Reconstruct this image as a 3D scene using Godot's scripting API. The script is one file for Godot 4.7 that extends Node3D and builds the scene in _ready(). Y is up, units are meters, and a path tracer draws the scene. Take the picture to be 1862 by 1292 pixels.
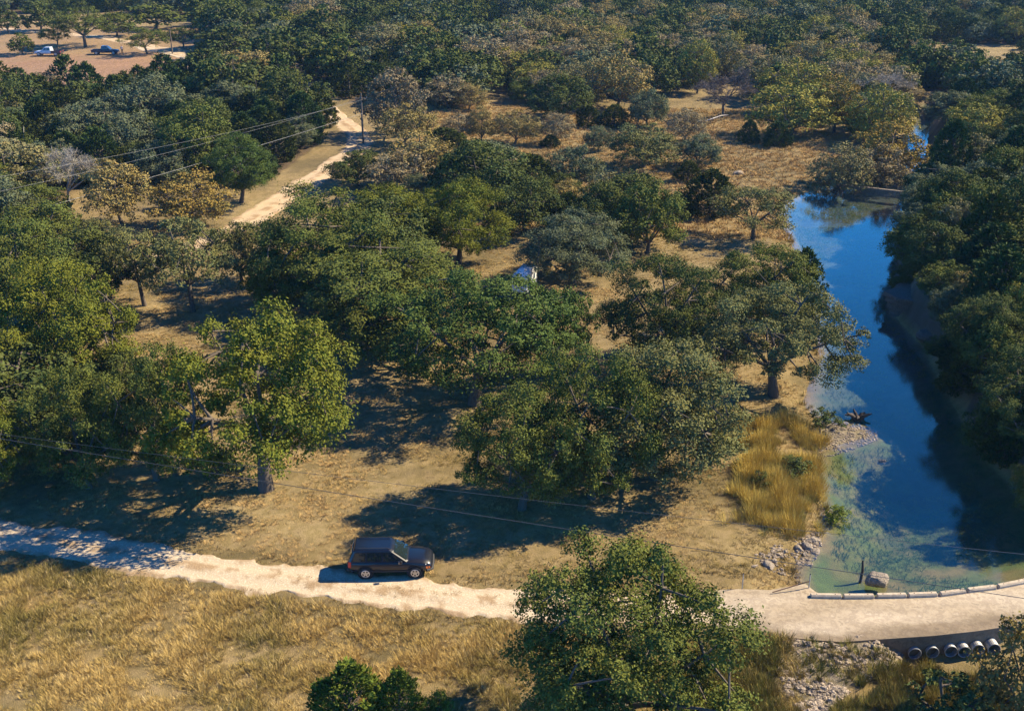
extends Node3D
# A creek and its low-water crossing among live oaks and junipers, seen from a drone about 34 m up. Metres, y up, the camera looks along -z.

const WATER := -0.5

const POOL := [16.5,-51, 16.5,-52.7, 18.4,-55.6, 19.7,-59, 20.5,-64.7, 21.7,-67.3, 23.6,-68.1, 25.8,-69.3, 26,-71.1, 24.3,-72, 22.9,-72.5, 22.6,-75.1, 24.3,-79.7, 26.3,-85.5, 27.4,-92, 29,-99.4, 30.9,-109.7, 31.9,-121, 33.4,-131.9, 35.6,-136.7, 41,-141.6, 43.2,-144.3, 52,-156.3, 57.2,-162.1, 67.3,-185.4, 79.8,-213.2, 82.6,-213.2, 68.4,-180.6, 60.5,-159.9, 55.5,-146.2, 48.5,-130.6, 43.9,-117.7, 39.5,-106, 34.8,-94.1, 34.8,-86.7, 33.7,-79.7, 32.8,-72.7, 32,-66.7, 32.3,-62.8, 32.4,-59.4, 33.5,-57.4, 34,-55, 30.1,-52.7, 28.4,-51.5, 25.6,-50.7, 23,-50.3, 19.9,-50.1, 17,-50.1]
const CREEK_LINE := [16,-46, 19,-52, 22.5,-60, 24.5,-68, 29,-72, 29,-78, 30.5,-90, 33.5,-105, 39,-122, 45,-138, 52.5,-150, 62,-180, 75,-215, 110,-320]
const TREES := [
	["oak", "hero_open", 1, -15.6, -61.2, 13.1, 11.9, "tall broad live oak with long bare trunk above the left bend of dirt road"],
	["oak", "hero", 1, -33.5, -76.3, 11.2, 10.2, "large yellow-green live oak at the far left, behind the shaded thicket"],
	["oak", "hero", 0, -41.5, -88.2, 11.3, 11.1, "big live oak at left edge behind the yellow-green oak"],
	["oak", "hero", 1, -32.9, -60.2, 8.1, 5.5, "bright olive live oak cut off by the left edge of the picture"],
	["oak", "hero", 0, -26.9, -61.4, 8.8, 6.5, "dark shaded live oak in the thicket left of the tall bare-trunked oak"],
	["oak", "hero", 0, -22.9, -62.5, 9.5, 6.4, "round live oak touching the left side of the tall bare-trunked oak"],
	["oak", "open", 2, -33.9, -95.5, 8.1, 7.0, "slim spreading live oak left of the two forked trunks"],
	["oak", "open", 2, -28.9, -93.5, 9.1, 8.6, "pale grey-green live oak with forked dark trunks on tan grass"],
	["oak", "mid", 2, -26.5, -102.4, 6.7, 5.9, "small pale live oak beside the lower end of the visible dirt track"],
	["oak", "mid", 1, -21.3, -94.6, 6.0, 5.7, "low bushy live oak at the foot of the central grove"],
	["oak", "hero", 0, -17.0, -96.7, 10.5, 13.6, "broad live oak at the left of the central grove, right of dirt track"],
	["oak", "hero", 1, -12.8, -108.3, 8.8, 11.2, "domed green live oak at the top of the central grove"],
	["oak", "hero_open", 0, -11.5, -88.7, 8.7, 15.4, "largest live oak of the central grove, thick dark trunk in shade"],
	["oak", "hero", 1, -5.5, -108.7, 9.5, 9.8, "yellow-green live oak on right shoulder of the central grove"],
	["oak", "hero_open", 3, -2.8, -74.0, 10.4, 12.3, "dark blue-green oak with large glossy leaves in the middle of picture"],
	["oak", "mid", 3, 3.0, -78.6, 8.9, 5.9, "upright glossy oak in front of the white camper"],
	["oak", "hero", 0, 0.6, -58.8, 8.5, 7.9, "left-hand oak of the clump behind the black car, low over its shadow"],
	["oak", "hero", 2, 9.2, -62.8, 9.8, 10.8, "right-hand grey-green oak of the large clump in front of golden grass"],
	["oak", "hero", 0, 5.0, -60.2, 10.1, 8.0, "middle oak of the large clump right of the black car"],
	["oak", "hero", 4, 12.1, -81.5, 9.3, 8.7, "dark round oak on the tan path left of the pool"],
	["oak", "hero_open", 2, 19.8, -75.7, 9.4, 10.4, "leaning live oak on the pool bank above the golden grass"],
	["oak", "hero", 0, 21.7, -89.3, 8.3, 8.9, "live oak on the pool bank behind the leaning oak"],
	["juniper", "near", 0, 25.6, -91.5, 7.2, 3.6, "dark juniper hanging over the left side of the pool"],
	["oak", "mid", 0, 14.4, -112.1, 7.7, 7.8, "live oak right of the grey-green oak behind the white camper"],
	["oak", "mid", 4, 9.5, -115.5, 7.0, 7.7, "dark live oak between central grove and the tan clearing"],
	["oak", "hero", 5, 6.0, -102.4, 7.6, 10.1, "pale grey-green live oak behind the white camper"],
	["oak", "mid", 4, 1.5, -118.8, 6.7, 7.6, "dark live oak behind the right shoulder of central grove"],
	["juniper", "near", 1, 2.3, -135.1, 5.5, 7.2, "wide olive juniper in the thicket behind the central grove"],
	["oak", "mid", 5, 7.8, -137.0, 6.7, 6.6, "crooked live oak with visible trunk left of the tan clearing"],
	["oak", "mid", 5, -2.6, -142.3, 6.4, 9.7, "grey-green live oak below the row of small brown oaks"],
	["oak", "mid", 4, -20.1, -142.0, 5.1, 8.2, "dark live oak overhanging the right side of dirt track"],
	["brown", "brown", 0, -11.9, -141.2, 7.2, 10.7, "tawny half-bare oak below the utility pole"],
	["brown", "brown", 1, -16.0, -164.8, 6.7, 8.2, "small tawny oak at the right of utility pole"],
	["brown", "brown", 8, -18.3, -172.1, 11.1, 10.6, "tall grey-tan half-bare tree behind the utility pole"],
	["juniper", "near", 1, -9.7, -158.7, 4.5, 7.8, "low dark juniper at the left end of the brown oak row"],
	["brown", "brown", 2, -8.4, -169.3, 4.7, 5.1, "first small brown oak of the row in tan clearing"],
	["brown", "brown", 0, -4.8, -169.0, 5.9, 4.9, "second small brown oak of the row in tan clearing, dark branches"],
	["brown", "brown", 0, 0.4, -168.9, 5.6, 6.7, "third brown oak of the row in tan clearing, widest"],
	["brown", "brown", 2, 6.9, -168.9, 5.0, 5.0, "small flat-topped brown oak standing alone in tan clearing"],
	["juniper", "near", 0, 5.8, -166.2, 2.0, 2.8, "small round juniper at foot of the flat-topped brown oak"],
	["oak", "mid", 5, 12.9, -164.6, 4.0, 4.3, "small shrubby oak left of the big dome-shaped oak in clearing"],
	["oak", "mid", 2, 18.4, -152.0, 6.5, 9.9, "big dome-shaped grey-green oak in the middle of tan clearing"],
	["brown", "brown", 2, 26.8, -169.2, 5.4, 6.1, "low brown oak behind the dome-shaped oak"],
	["oak", "mid", 5, 25.9, -152.3, 4.9, 6.5, "pale grey-green oak at right of the dome-shaped oak"],
	["juniper", "near", 1, 23.7, -128.4, 5.5, 6.5, "dark juniper beside the open tan grass left of the pool head"],
	["juniper", "near", 0, 16.9, -137.5, 2.8, 3.5, "small juniper on tan grass below the dome-shaped oak"],
	["juniper", "near", 0, 20.0, -126.9, 2.7, 3.4, "small bright juniper at edge of path near the pool"],
	["juniper", "near", 1, 23.5, -144.8, 2.8, 3.4, "small juniper below the pale grey-green oak in clearing"],
	["oak", "open", 2, 26.8, -117.8, 6.4, 9.1, "spreading oak at the left head of the pool"],
	["brown", "brown", 3, 43.7, -142.7, 7.4, 7.9, "grey-brown tree at the creek weir, left of two"],
	["brown", "brown", 2, 49.9, -146.8, 7.0, 7.4, "pale brown tree right at the creek weir"],
	["brown", "brown", 4, 52.8, -151.6, 9.4, 9.9, "orange-olive tree leaning over the creek above the weir"],
	["brown", "brown", 5, 44.1, -174.2, 8.9, 12.9, "yellow-green turning oak at right of the tan clearing"],
	["juniper", "near", 0, 36.5, -169.2, 3.7, 3.2, "small dark juniper in front of turning oak, left of two"],
	["juniper", "near", 0, 40.3, -166.8, 3.8, 4.3, "dark juniper in front of turning oak, right of two"],
	["bare", "bare", 1, 37.1, -193.0, 8.0, 9.0, "dark leafless tree at the back of tan clearing"],
	["brown", "brown", 4, 51.7, -176.7, 9.4, 8.6, "orange-brown tree behind the turning oak"],
	["brown", "brown", 5, 56.4, -167.5, 9.9, 8.7, "olive-yellow tree right of the orange-brown tree"],
	["bare", "bare", 0, 64.9, -192.2, 6.7, 9.5, "pale grey leafless tree behind the olive-yellow tree"],
	["brown", "brown", 2, -2.3, -227.1, 7.9, 8.0, "brown tree left end of the brown wood behind clearing"],
	["brown", "brown", 0, 4.8, -224.2, 8.0, 9.0, "second brown tree of the brown wood behind clearing"],
	["brown", "brown", 2, 12.1, -232.0, 8.5, 8.8, "third brown tree of the brown wood behind clearing"],
	["brown", "brown", 0, 18.6, -198.6, 11.0, 11.5, "largest brown tree of the brown wood behind clearing"],
	["brown", "brown", 2, 27.7, -250.6, 6.7, 7.8, "brown tree behind the largest one of brown wood"],
	["oak", "mid", 4, 8.2, -186.1, 8.5, 11.5, "dark oak in shade below the brown wood"],
	["juniper", "near", 1, 12.6, -182.0, 3.6, 4.2, "round juniper below brown wood, left of two"],
	["juniper", "near", 1, 16.8, -181.4, 3.8, 5.0, "round juniper below brown wood, right of two"],
	["oak", "mid", 5, 22.4, -182.4, 6.7, 6.7, "sunlit pale oak right of the two round junipers"],
	["brown", "brown", 5, 35.9, -216.3, 10.8, 7.2, "yellow-brown tree behind the dark leafless tree"],
	["brown", "brown", 3, 43.0, -227.2, 10.2, 8.4, "olive-brown tree behind the dark leafless tree"],
	["brown", "brown", 3, 48.4, -210.8, 9.5, 9.9, "olive-brown tree behind the turning oak, left"],
	["brown", "brown", 3, 59.8, -225.6, 9.7, 7.9, "olive-brown tree behind the turning oak, right"],
	["bare", "bare", 0, 70.7, -242.7, 5.0, 6.4, "small grey leafless tree in the far right wood"],
	["bare", "bare", 0, -53.6, -130.0, 6.8, 6.5, "grey leafless tree left of the tawny oaks"],
	["brown", "brown", 0, -44.7, -122.3, 8.0, 7.8, "tawny oak beside the grey leafless tree at left"],
	["brown", "brown", 6, -36.9, -122.2, 6.8, 8.4, "golden-brown oak in front of the wooded slope at left"],
	["oak", "hero", 3, -33.6, -133.4, 9.0, 8.6, "tall bright green oak at left of the dirt track"],
	["oak", "mid", 0, -49.4, -109.8, 6.7, 9.6, "olive live oak below the grey leafless tree"],
	["oak", "mid", 5, -55.0, -115.2, 7.9, 7.1, "live oak at left edge below the power lines"],
	["oak", "mid", 2, -43.2, -110.2, 4.6, 5.1, "small pale oak above the left track bend"],
	["oak", "far", 0, -105.6, -243.9, 4.8, 5.4, "small lone oak left of the silver pickup"],
	["oak", "open", 0, -101.7, -253.6, 5.2, 6.4, "slender oak behind the silver pickup"],
	["oak", "open", 0, -95.4, -253.6, 9.4, 14.0, "tall dark oak between the two parked trucks"],
	["oak", "far", 0, -94.7, -272.6, 5.8, 8.1, "oak behind the dark truck"],
	["oak", "open", 0, -78.3, -243.1, 5.9, 10.1, "leaning oak right of the dark truck"],
	["oak", "open", 4, -72.4, -249.6, 5.5, 7.2, "small oak beside the far utility pole"],
	["oak", "far", 0, -90.3, -289.3, 6.9, 15.3, "broad oak at the back of top left clearing"],
	["oak", "far", 4, -59.1, -237.4, 8.0, 13.2, "broad dark oak at right end of top left clearing"],
	["oak", "far", 5, -50.7, -244.9, 7.8, 10.1, "grey-green oak right of the broad dark oak near clearing"],
	["oak", "far", 4, -123.3, -278.9, 7.2, 6.4, "oak at the upper left corner beyond clearing"],
	["oak", "far", 4, -117.6, -284.7, 7.6, 10.2, "dark oak behind the track in top left clearing"],
	["oak", "mid", 4, 39.6, -97.5, 5.5, 6.1, "dark oak leaning over right side of pool, above the rock ledge"],
	["juniper", "near", 1, 44.6, -99.6, 7.5, 5.7, "tall juniper on the right bank behind the rock ledge"],
	["oak", "mid", 4, 49.6, -103.3, 9.3, 6.9, "dark oak at right edge beyond the rock ledge"],
	["juniper", "near", 0, 52.6, -130.6, 8.6, 5.6, "dark juniper right of the creek above the weir"],
	["brown", "brown", 3, 55.6, -131.7, 7.0, 6.3, "grey half-bare tree on right bank above the pool"],
	["brown", "brown", 5, 59.3, -134.4, 4.1, 4.8, "pale yellow-leaved tree on right bank above the pool"],
	["oak", "hero", 4, 36.1, -76.7, 5.9, 6.6, "dark oak on the right bank just below the rock ledge"],
	["brown", "brown", 5, 39.9, -78.8, 6.7, 3.8, "yellow tree at right edge level with the rock ledge"],
	["juniper", "near", 1, 34.1, -74.6, 4.6, 3.8, "dark juniper over the narrow middle of the pool"],
	["oak", "hero", 4, 33.4, -65.0, 6.3, 6.1, "big shaded oak on the right bank at the pool middle"],
	["juniper", "near", 1, 32.6, -65.6, 3.9, 3.3, "dark juniper hanging over right pool edge"],
	["oak", "hero", 4, 32.2, -58.0, 5.6, 4.0, "shaded oak at right edge above the crossing"],
	["oak", "front", 0, 5.1, -38.7, 10.3, 9.8, "large live oak in the foreground covering the road and crossing"],
	["juniper", "near", 2, -7.2, -39.1, 3.9, 3.6, "bright green juniper bush at the bottom edge left of foreground oak"],
	["juniper", "near", 2, -5.0, -39.1, 3.6, 2.3, "smaller bright green juniper bush at the bottom edge"],
	["shrub", "shrub", 1, -3.3, -39.9, 1.7, 1.5, "small leafy sapling beside the bright green junipers"],
	["brown", "brown", 7, 23.6, -40.1, 7.1, 4.7, "rust-leaved tree in the bottom right corner"],
	["shrub", "shrub", 0, 20.4, -40.8, 3.6, 4.1, "dark green shrub below the culvert pipes"],
	["shrub", "shrub", 1, 19.8, -58.3, 1.3, 1.5, "small green shrub at the pool edge beside golden grass"],
	["shrub", "shrub", 0, 22.4, -70.6, 1.6, 2.3, "shrub at pool edge above the gravel spit"],
	["shrub", "shrub", 0, 18.3, -63.5, 1.5, 2.2, "dark green shrub in the middle of the golden grass"],
	["shrub", "shrub", 0, 16.0, -61.9, 1.2, 1.6, "small dark shrub at left side of the golden grass"],
	["shrub", "shrub", 0, -19.4, -62.8, 2.7, 3.2, "low dark shrub under the tall bare-trunked oak"],
]
const ROAD := [-34.7,-57.2, -32.4,-56.5, -30.2,-56, -26.6,-55, -21.3,-53.5, -16.3,-52.1, -10.5,-50.8, -4.5,-49.7, 0.6,-49, 6.3,-48.4, 11.9,-48.5, 14.1,-48.3]
const CROSS_UP := [11,-50.1, 12.3,-50.2, 13.9,-50.1, 16,-50.7, 16.4,-49.9, 17,-49.5, 19.7,-49.5, 22.7,-49.7, 25.3,-50.2, 28.1,-51.2, 32,-53.2, 37.5,-56.4]
const CROSS_LOW := [10.4,-46.8, 11.6,-46.5, 13.1,-46.1, 14.9,-45.8, 16.6,-45.6, 18.5,-45.8, 21.4,-46.1, 23.8,-46.5, 26,-47, 28.4,-47.9, 32,-49.5, 38.1,-52.9]
const TRACK := [-51.8,-89.5, -47,-94.9, -43.9,-100.2, -38.9,-106, -35.3,-113, -31.6,-122.3, -30.5,-128.6, -28.6,-136.4, -26.5,-144.8, -24.8,-152.8, -23.2,-163.5, -23.6,-170.6, -26.3,-178.3, -29.8,-187.9, -33.5,-196, -37.9,-207.3, -41.3,-215.1, -49,-227.6, -61.9,-239.5, -72,-246.7, -95,-268.8, -108.6,-277.4, -129.9,-289.6]
const CLEAR_TRACK := [-42.1,-232.6, -56.4,-235.9, -66.3,-238.6, -77,-247.5, -85.1,-257.8]
const SLOPE := [-100.2,-201, -86.8,-202.2, -76.9,-199.5, -68.5,-198, -66,-206.2, -59.5,-212.5, -53.7,-218.7, -46.5,-220.1, -38.9,-204.9, -32.4,-186, -29.2,-168.5, -32,-146.5, -35.5,-142.3, -40.4,-150.3, -45,-140, -54.4,-142.5, -57.6,-129.1, -62.6,-119.9]
const FAR_WOOD := [-49.8,-225.8, -37.6,-211.8, -27.4,-197.3, -25.1,-211.7, -14.5,-193.4, -6.8,-192, -3.4,-225.4, 3.5,-247.5, 15.9,-252.9, 31.5,-283.3, 39.9,-256.3, 46.3,-264.6, 62.2,-272.7, 69.3,-249.3, 78.5,-255.8, 75.3,-209.2, 65.1,-169.2, 60.8,-145.2, 64.6,-134, 77.8,-144.2, 120,-210, 240,-490, -240,-490, -172,-335, -88,-320, -66,-253]
const BROWN_WOOD := [-28.9,-208.9, -24.2,-235, -13.7,-195.9, -7.2,-204.1, -3.4,-222.4, 2.8,-197.9, 12.7,-199, 20.1,-204, 31.8,-216.2, 41.7,-237.2, 45.6,-215.9, 50.6,-185.2, 53.6,-189.8, 53.4,-169.5, 66.2,-184.7, 79.7,-209.6, 92,-283.4, 69.9,-308.2, 40.9,-314.8, 10.5,-316.6, -11.4,-292.2, -28.2,-250.9]
const LEFT_GROVE := [-62.9,-117.9, -55.8,-124.5, -46.9,-117.4, -39.4,-100.9, -34.4,-89.1, -33.1,-77.5, -43.7,-77.5]
const THICKET := [-41,-73.5, -34.1,-74.5, -28,-73.5, -23.2,-70.8, -18.5,-64.2, -20.8,-60.5, -26.4,-58.8, -34.2,-58.8]
const CENTRAL := [-21.5,-93.9, -18,-103.3, -13.4,-111.6, -8.3,-113.6, -4.8,-112.9, -4.4,-102.9, -3.1,-95, -1.9,-84.5, -3.5,-78.6, -7.3,-78.6, -10.8,-86.6, -18.1,-91.3]
const BEHIND := [-14.8,-137.7, -12.4,-142.1, -5.9,-144.1, 4.9,-139.2, 9.8,-128.6, 15.5,-115, 12.7,-111.5, 7.6,-114.1, -0.7,-124, -13,-132.7]
const RIGHT_BANK := [58.7,-153.2, 58.1,-134.7, 74.8,-143.9, 48.4,-72.6, 38.4,-54.5, 32.4,-57.9, 32.7,-65.4, 34.2,-76.5, 35.9,-87.2, 44.7,-117]
const RIGHT_EDGE := [33,-53, 44,-57, 44,-80, 46,-100, 52,-118, 58,-138, 48,-135, 40,-118, 34,-100, 31,-86, 30,-72, 29,-62, 29,-54]
const CLEAR_RIGHT := [103.3,-300.9, 133.9,-294.3, 110.1,-239.4, 92.2,-245.1]
const CLEAR_MID := [-14.1,-323.1, 6.4,-339.7, 4,-284.9, -10.5,-267.7]
const CLEAR_LEFT := [-149,-288.7, -129.5,-298.6, -107.1,-292.1, -78.6,-290.9, -66.3,-250.2, -59,-232.1, -62,-213.7, -80.5,-209.8, -107,-202.9]
const GOLD := [16.3,-69.9, 18.5,-71.2, 21,-70.1, 20.6,-65.2, 19.6,-59.4, 18.8,-57.2, 16,-56.6, 14,-57.9, 14.1,-60.5, 15.7,-64.2]
const SPIT := [22.2,-72.3, 24.4,-72.3, 26.1,-70.9, 25.7,-69.3, 23.6,-67.9, 21.4,-66.8, 21.1,-68.9]
const RUBBLE := [13.6,-45.8, 19.9,-46.3, 19.4,-44.7, 16.5,-42.6, 14.4,-40.6, 12.9,-40.6, 13,-43.4]
const MEADOW := [-34.6,-52, -20.8,-52, -9.8,-49.6, -0,-48, -0.2,-44.3, -0.7,-36.9, -26.7,-36.9]

var taken := {}
var rnd := RandomNumberGenerator.new()
var wide := FastNoiseLite.new()
var fine := FastNoiseLite.new()
var mats := {}
var pool := PackedVector2Array()
var creek := PackedVector2Array()
var protos := {}


# ---------------------------------------------------------------- small helpers

func numbered(called: String) -> String:
	var n: int = taken.get(called, 0)
	taken[called] = n + 1
	return called if n == 0 else "%s_%03d" % [called, n]


func poly(flat: Array) -> PackedVector2Array:
	var p := PackedVector2Array()
	for i in range(0, flat.size(), 2):
		p.append(Vector2(flat[i], flat[i + 1]))
	return p


func thing(called: String, label: String, category: String, at := Vector3.ZERO, turn := 0.0, group := "") -> Node3D:
	var o := Node3D.new()
	o.name = numbered(called)
	add_child(o)
	o.position = at
	o.rotation.y = turn
	tag(o, label, category, group)
	return o


func tag(o: Node, label: String, category: String, group := "") -> void:
	o.set_meta("label", label)
	o.set_meta("category", category)
	if group:
		o.set_meta("group", group)


func part(called: String, mesh: Mesh, mat: Material, parent: Node, at := Vector3.ZERO) -> MeshInstance3D:
	var o := MeshInstance3D.new()
	o.mesh = mesh
	o.material_override = mat
	o.position = at
	if parent == self:
		o.name = numbered(called)
		add_child(o)
	else:
		o.name = called
		parent.add_child(o, true)
	return o


func lin(r: float, g: float, b: float) -> Color:
	return Color(r, g, b).linear_to_srgb()


func noise_tex(seed_: int, freq: float, size: int, ramp: Array, octaves := 5, bump := false) -> NoiseTexture2D:
	var n := FastNoiseLite.new()
	n.seed = seed_
	n.frequency = freq
	n.fractal_octaves = octaves
	n.fractal_gain = 0.6
	var t := NoiseTexture2D.new()
	t.width = size
	t.height = size
	t.seamless = true
	t.noise = n
	if bump:
		return t
	var g := Gradient.new()
	g.offsets = PackedFloat32Array(range(ramp.size()).map(func(i): return float(i) / (ramp.size() - 1)))
	g.colors = PackedColorArray(ramp)
	t.color_ramp = g
	return t


func plain(called: String, c: Color, rough := 0.9, metal := 0.0) -> StandardMaterial3D:
	if not mats.has(called):
		var m := StandardMaterial3D.new()
		m.resource_name = called
		m.albedo_color = c
		m.roughness = rough
		m.metallic = metal
		mats[called] = m
	return mats[called]


func foliage(called: String, c: Color, back: Color, gloss := 0.6) -> StandardMaterial3D:
	var m := plain(called, c, gloss)
	m.vertex_color_use_as_albedo = true
	m.metallic_specular = 0.14
	m.backlight_enabled = true
	m.backlight = back
	return m


class Geo:
	var v := PackedVector3Array()
	var n := PackedVector3Array()
	var c := PackedColorArray()
	var i := PackedInt32Array()

	func leaf(p: Vector3, d: Vector3, side: Vector3, col: Color) -> void:
		var k := v.size()
		v.append(p - d)
		v.append(p + side)
		v.append(p + d)
		v.append(p - side)
		c.append(col)
		c.append(col)
		c.append(col)
		c.append(col)
		i.append_array(PackedInt32Array([k, k + 1, k + 2, k, k + 2, k + 3]))

	func blade(a: Vector3, b: Vector3, tip: Vector3, col: Color) -> void:
		var k := v.size()
		v.append(a)
		v.append(b)
		v.append(tip)
		c.append(col)
		c.append(col)
		c.append(col)
		i.append_array(PackedInt32Array([k, k + 1, k + 2]))

	func quad(a: Vector3, b: Vector3, cc: Vector3, d: Vector3) -> void:
		var k := v.size()
		v.append_array(PackedVector3Array([a, b, cc, d]))
		i.append_array(PackedInt32Array([k, k + 1, k + 2, k, k + 2, k + 3]))

	func box(lo: Vector3, hi: Vector3) -> void:
		hexa([Vector3(lo.x, lo.y, hi.z), Vector3(hi.x, lo.y, hi.z), Vector3(hi.x, lo.y, lo.z), Vector3(lo.x, lo.y, lo.z), Vector3(lo.x, hi.y, hi.z), Vector3(hi.x, hi.y, hi.z), Vector3(hi.x, hi.y, lo.z), Vector3(lo.x, hi.y, lo.z)])

	func hexa(p: Array) -> void:
		quad(p[3], p[2], p[1], p[0])
		quad(p[4], p[5], p[6], p[7])
		quad(p[0], p[1], p[5], p[4])
		quad(p[1], p[2], p[6], p[5])
		quad(p[2], p[3], p[7], p[6])
		quad(p[3], p[0], p[4], p[7])

	func tube(path: Array, radii: Array, sides := 6) -> void:
		var ring := []
		var up := Vector3(0.31, 0.2, 0.93)
		for s in path.size():
			var dir: Vector3 = (path[mini(s + 1, path.size() - 1)] - path[maxi(s - 1, 0)]).normalized()
			var a := dir.cross(up)
			if a.length() < 0.05:
				a = dir.cross(Vector3.RIGHT)
			a = a.normalized()
			var b := dir.cross(a)
			ring.append(v.size())
			for q in sides:
				var t := TAU * q / sides
				var o := a * cos(t) + b * sin(t)
				v.append(path[s] + o * float(radii[s]))
				n.append(o)
		for s in path.size() - 1:
			for q in sides:
				var q2 := (q + 1) % sides
				var k: int = ring[s]
				var l: int = ring[s + 1]
				i.append_array(PackedInt32Array([k + q, l + q, l + q2, k + q, l + q2, k + q2]))

	func add_to(m: ArrayMesh) -> void:
		var a := []
		a.resize(Mesh.ARRAY_MAX)
		a[Mesh.ARRAY_VERTEX] = v
		if n.size() == v.size():
			a[Mesh.ARRAY_NORMAL] = n
		if c.size() == v.size():
			a[Mesh.ARRAY_COLOR] = c
		a[Mesh.ARRAY_INDEX] = i
		m.add_surface_from_arrays(Mesh.PRIMITIVE_TRIANGLES, a)

	func mesh() -> ArrayMesh:
		var m := ArrayMesh.new()
		add_to(m)
		return m


func unit() -> Vector3:
	var y := rnd.randf_range(-1.0, 1.0)
	var t := rnd.randf() * TAU
	var r := sqrt(1.0 - y * y)
	return Vector3(r * cos(t), y, r * sin(t))


# ---------------------------------------------------------------- the lie of the land

func ease_(a: float, b: float, v: float) -> float:
	var t := clampf((v - a) / (b - a), 0.0, 1.0)
	return t * t * (3.0 - 2.0 * t)


func creek_x(z: float) -> float:
	for k in creek.size() - 1:
		if z <= creek[k].y and z >= creek[k + 1].y:
			return lerpf(creek[k].x, creek[k + 1].x, (z - creek[k].y) / (creek[k + 1].y - creek[k].y))
	return 16.0 if z > -46.0 else 110.0


func shore(x: float, z: float) -> float:
	## distance to the pool's edge, negative in the water
	if x < 9.0 or z > -42.0 or z < -222.0 or x > 92.0:
		return 30.0
	var best := 1e9
	var inside := false
	var p := Vector2(x, z)
	var a := pool[pool.size() - 1]
	for b in pool:
		var ab := b - a
		var t := clampf((p - a).dot(ab) / ab.length_squared(), 0.0, 1.0)
		best = minf(best, (p - a - ab * t).length_squared())
		if (a.y > z) != (b.y > z) and x < ab.x * (z - a.y) / ab.y + a.x:
			inside = not inside
		a = b
	best = sqrt(best)
	return -best if inside else best


func ground(x: float, z: float, s := INF) -> float:
	var d := -z
	var r := ease_(70, 110, d)
	var b := 4.5 * ease_(140, 270, d) * ease_(30, -60, x) + 2.5 * ease_(300, 450, d)
	b += r * (0.25 * sin(x * 0.11 + 1.3) * sin(z * 0.09) + 0.12 * sin(x * 0.31 + z * 0.23))
	if x > 0.0:
		var rt := ease_(1, 5, x - creek_x(z))
		b += 2.2 * rt * ease_(50, 58, d) * ease_(230, 180, d)
		b -= 1.25 * ease_(-47.0 - 0.1 * (x - 20.0), -45.8 - 0.1 * (x - 20.0), z) * ease_(18.2, 20.2, x) * ease_(40, 32, x)
		if s == INF:
			s = shore(x, z)
		if s < 0.0:
			b = WATER - 0.05 - minf(-s * (0.32 + 0.5 * ease_(95, 115, d)), 1.2 * ease_(49, 62, d) + 0.35)
		else:
			b = lerpf(WATER - 0.05, b, ease_(0, 4.0 - 2.2 * rt, s))
	return b


func spot(x: float, z: float, lift := 0.0) -> Vector3:
	return Vector3(x, ground(x, z) + lift, z)


func near_line(p: Vector2, line: PackedVector2Array) -> float:
	var best := 1e9
	for k in line.size() - 1:
		best = minf(best, p.distance_squared_to(Geometry2D.get_closest_point_to_segment(p, line[k], line[k + 1])))
	return sqrt(best)


# ---------------------------------------------------------------- trees

func tube_bent(g: Geo, a: Vector3, b: Vector3, ra: float, rb: float, lift: float, sides: int, n := 5) -> Array:
	var mid := (a + b) * 0.5 + Vector3(rnd.randf_range(-0.12, 0.12), lift, rnd.randf_range(-0.12, 0.12)) * a.distance_to(b)
	var path := []
	var radii := []
	for k in n:
		var t := float(k) / (n - 1)
		path.append(a.lerp(mid, t).lerp(mid.lerp(b, t), t))
		radii.append(lerpf(ra, rb, pow(t, 0.8)))
	g.tube(path, radii, sides)
	return path


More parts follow.
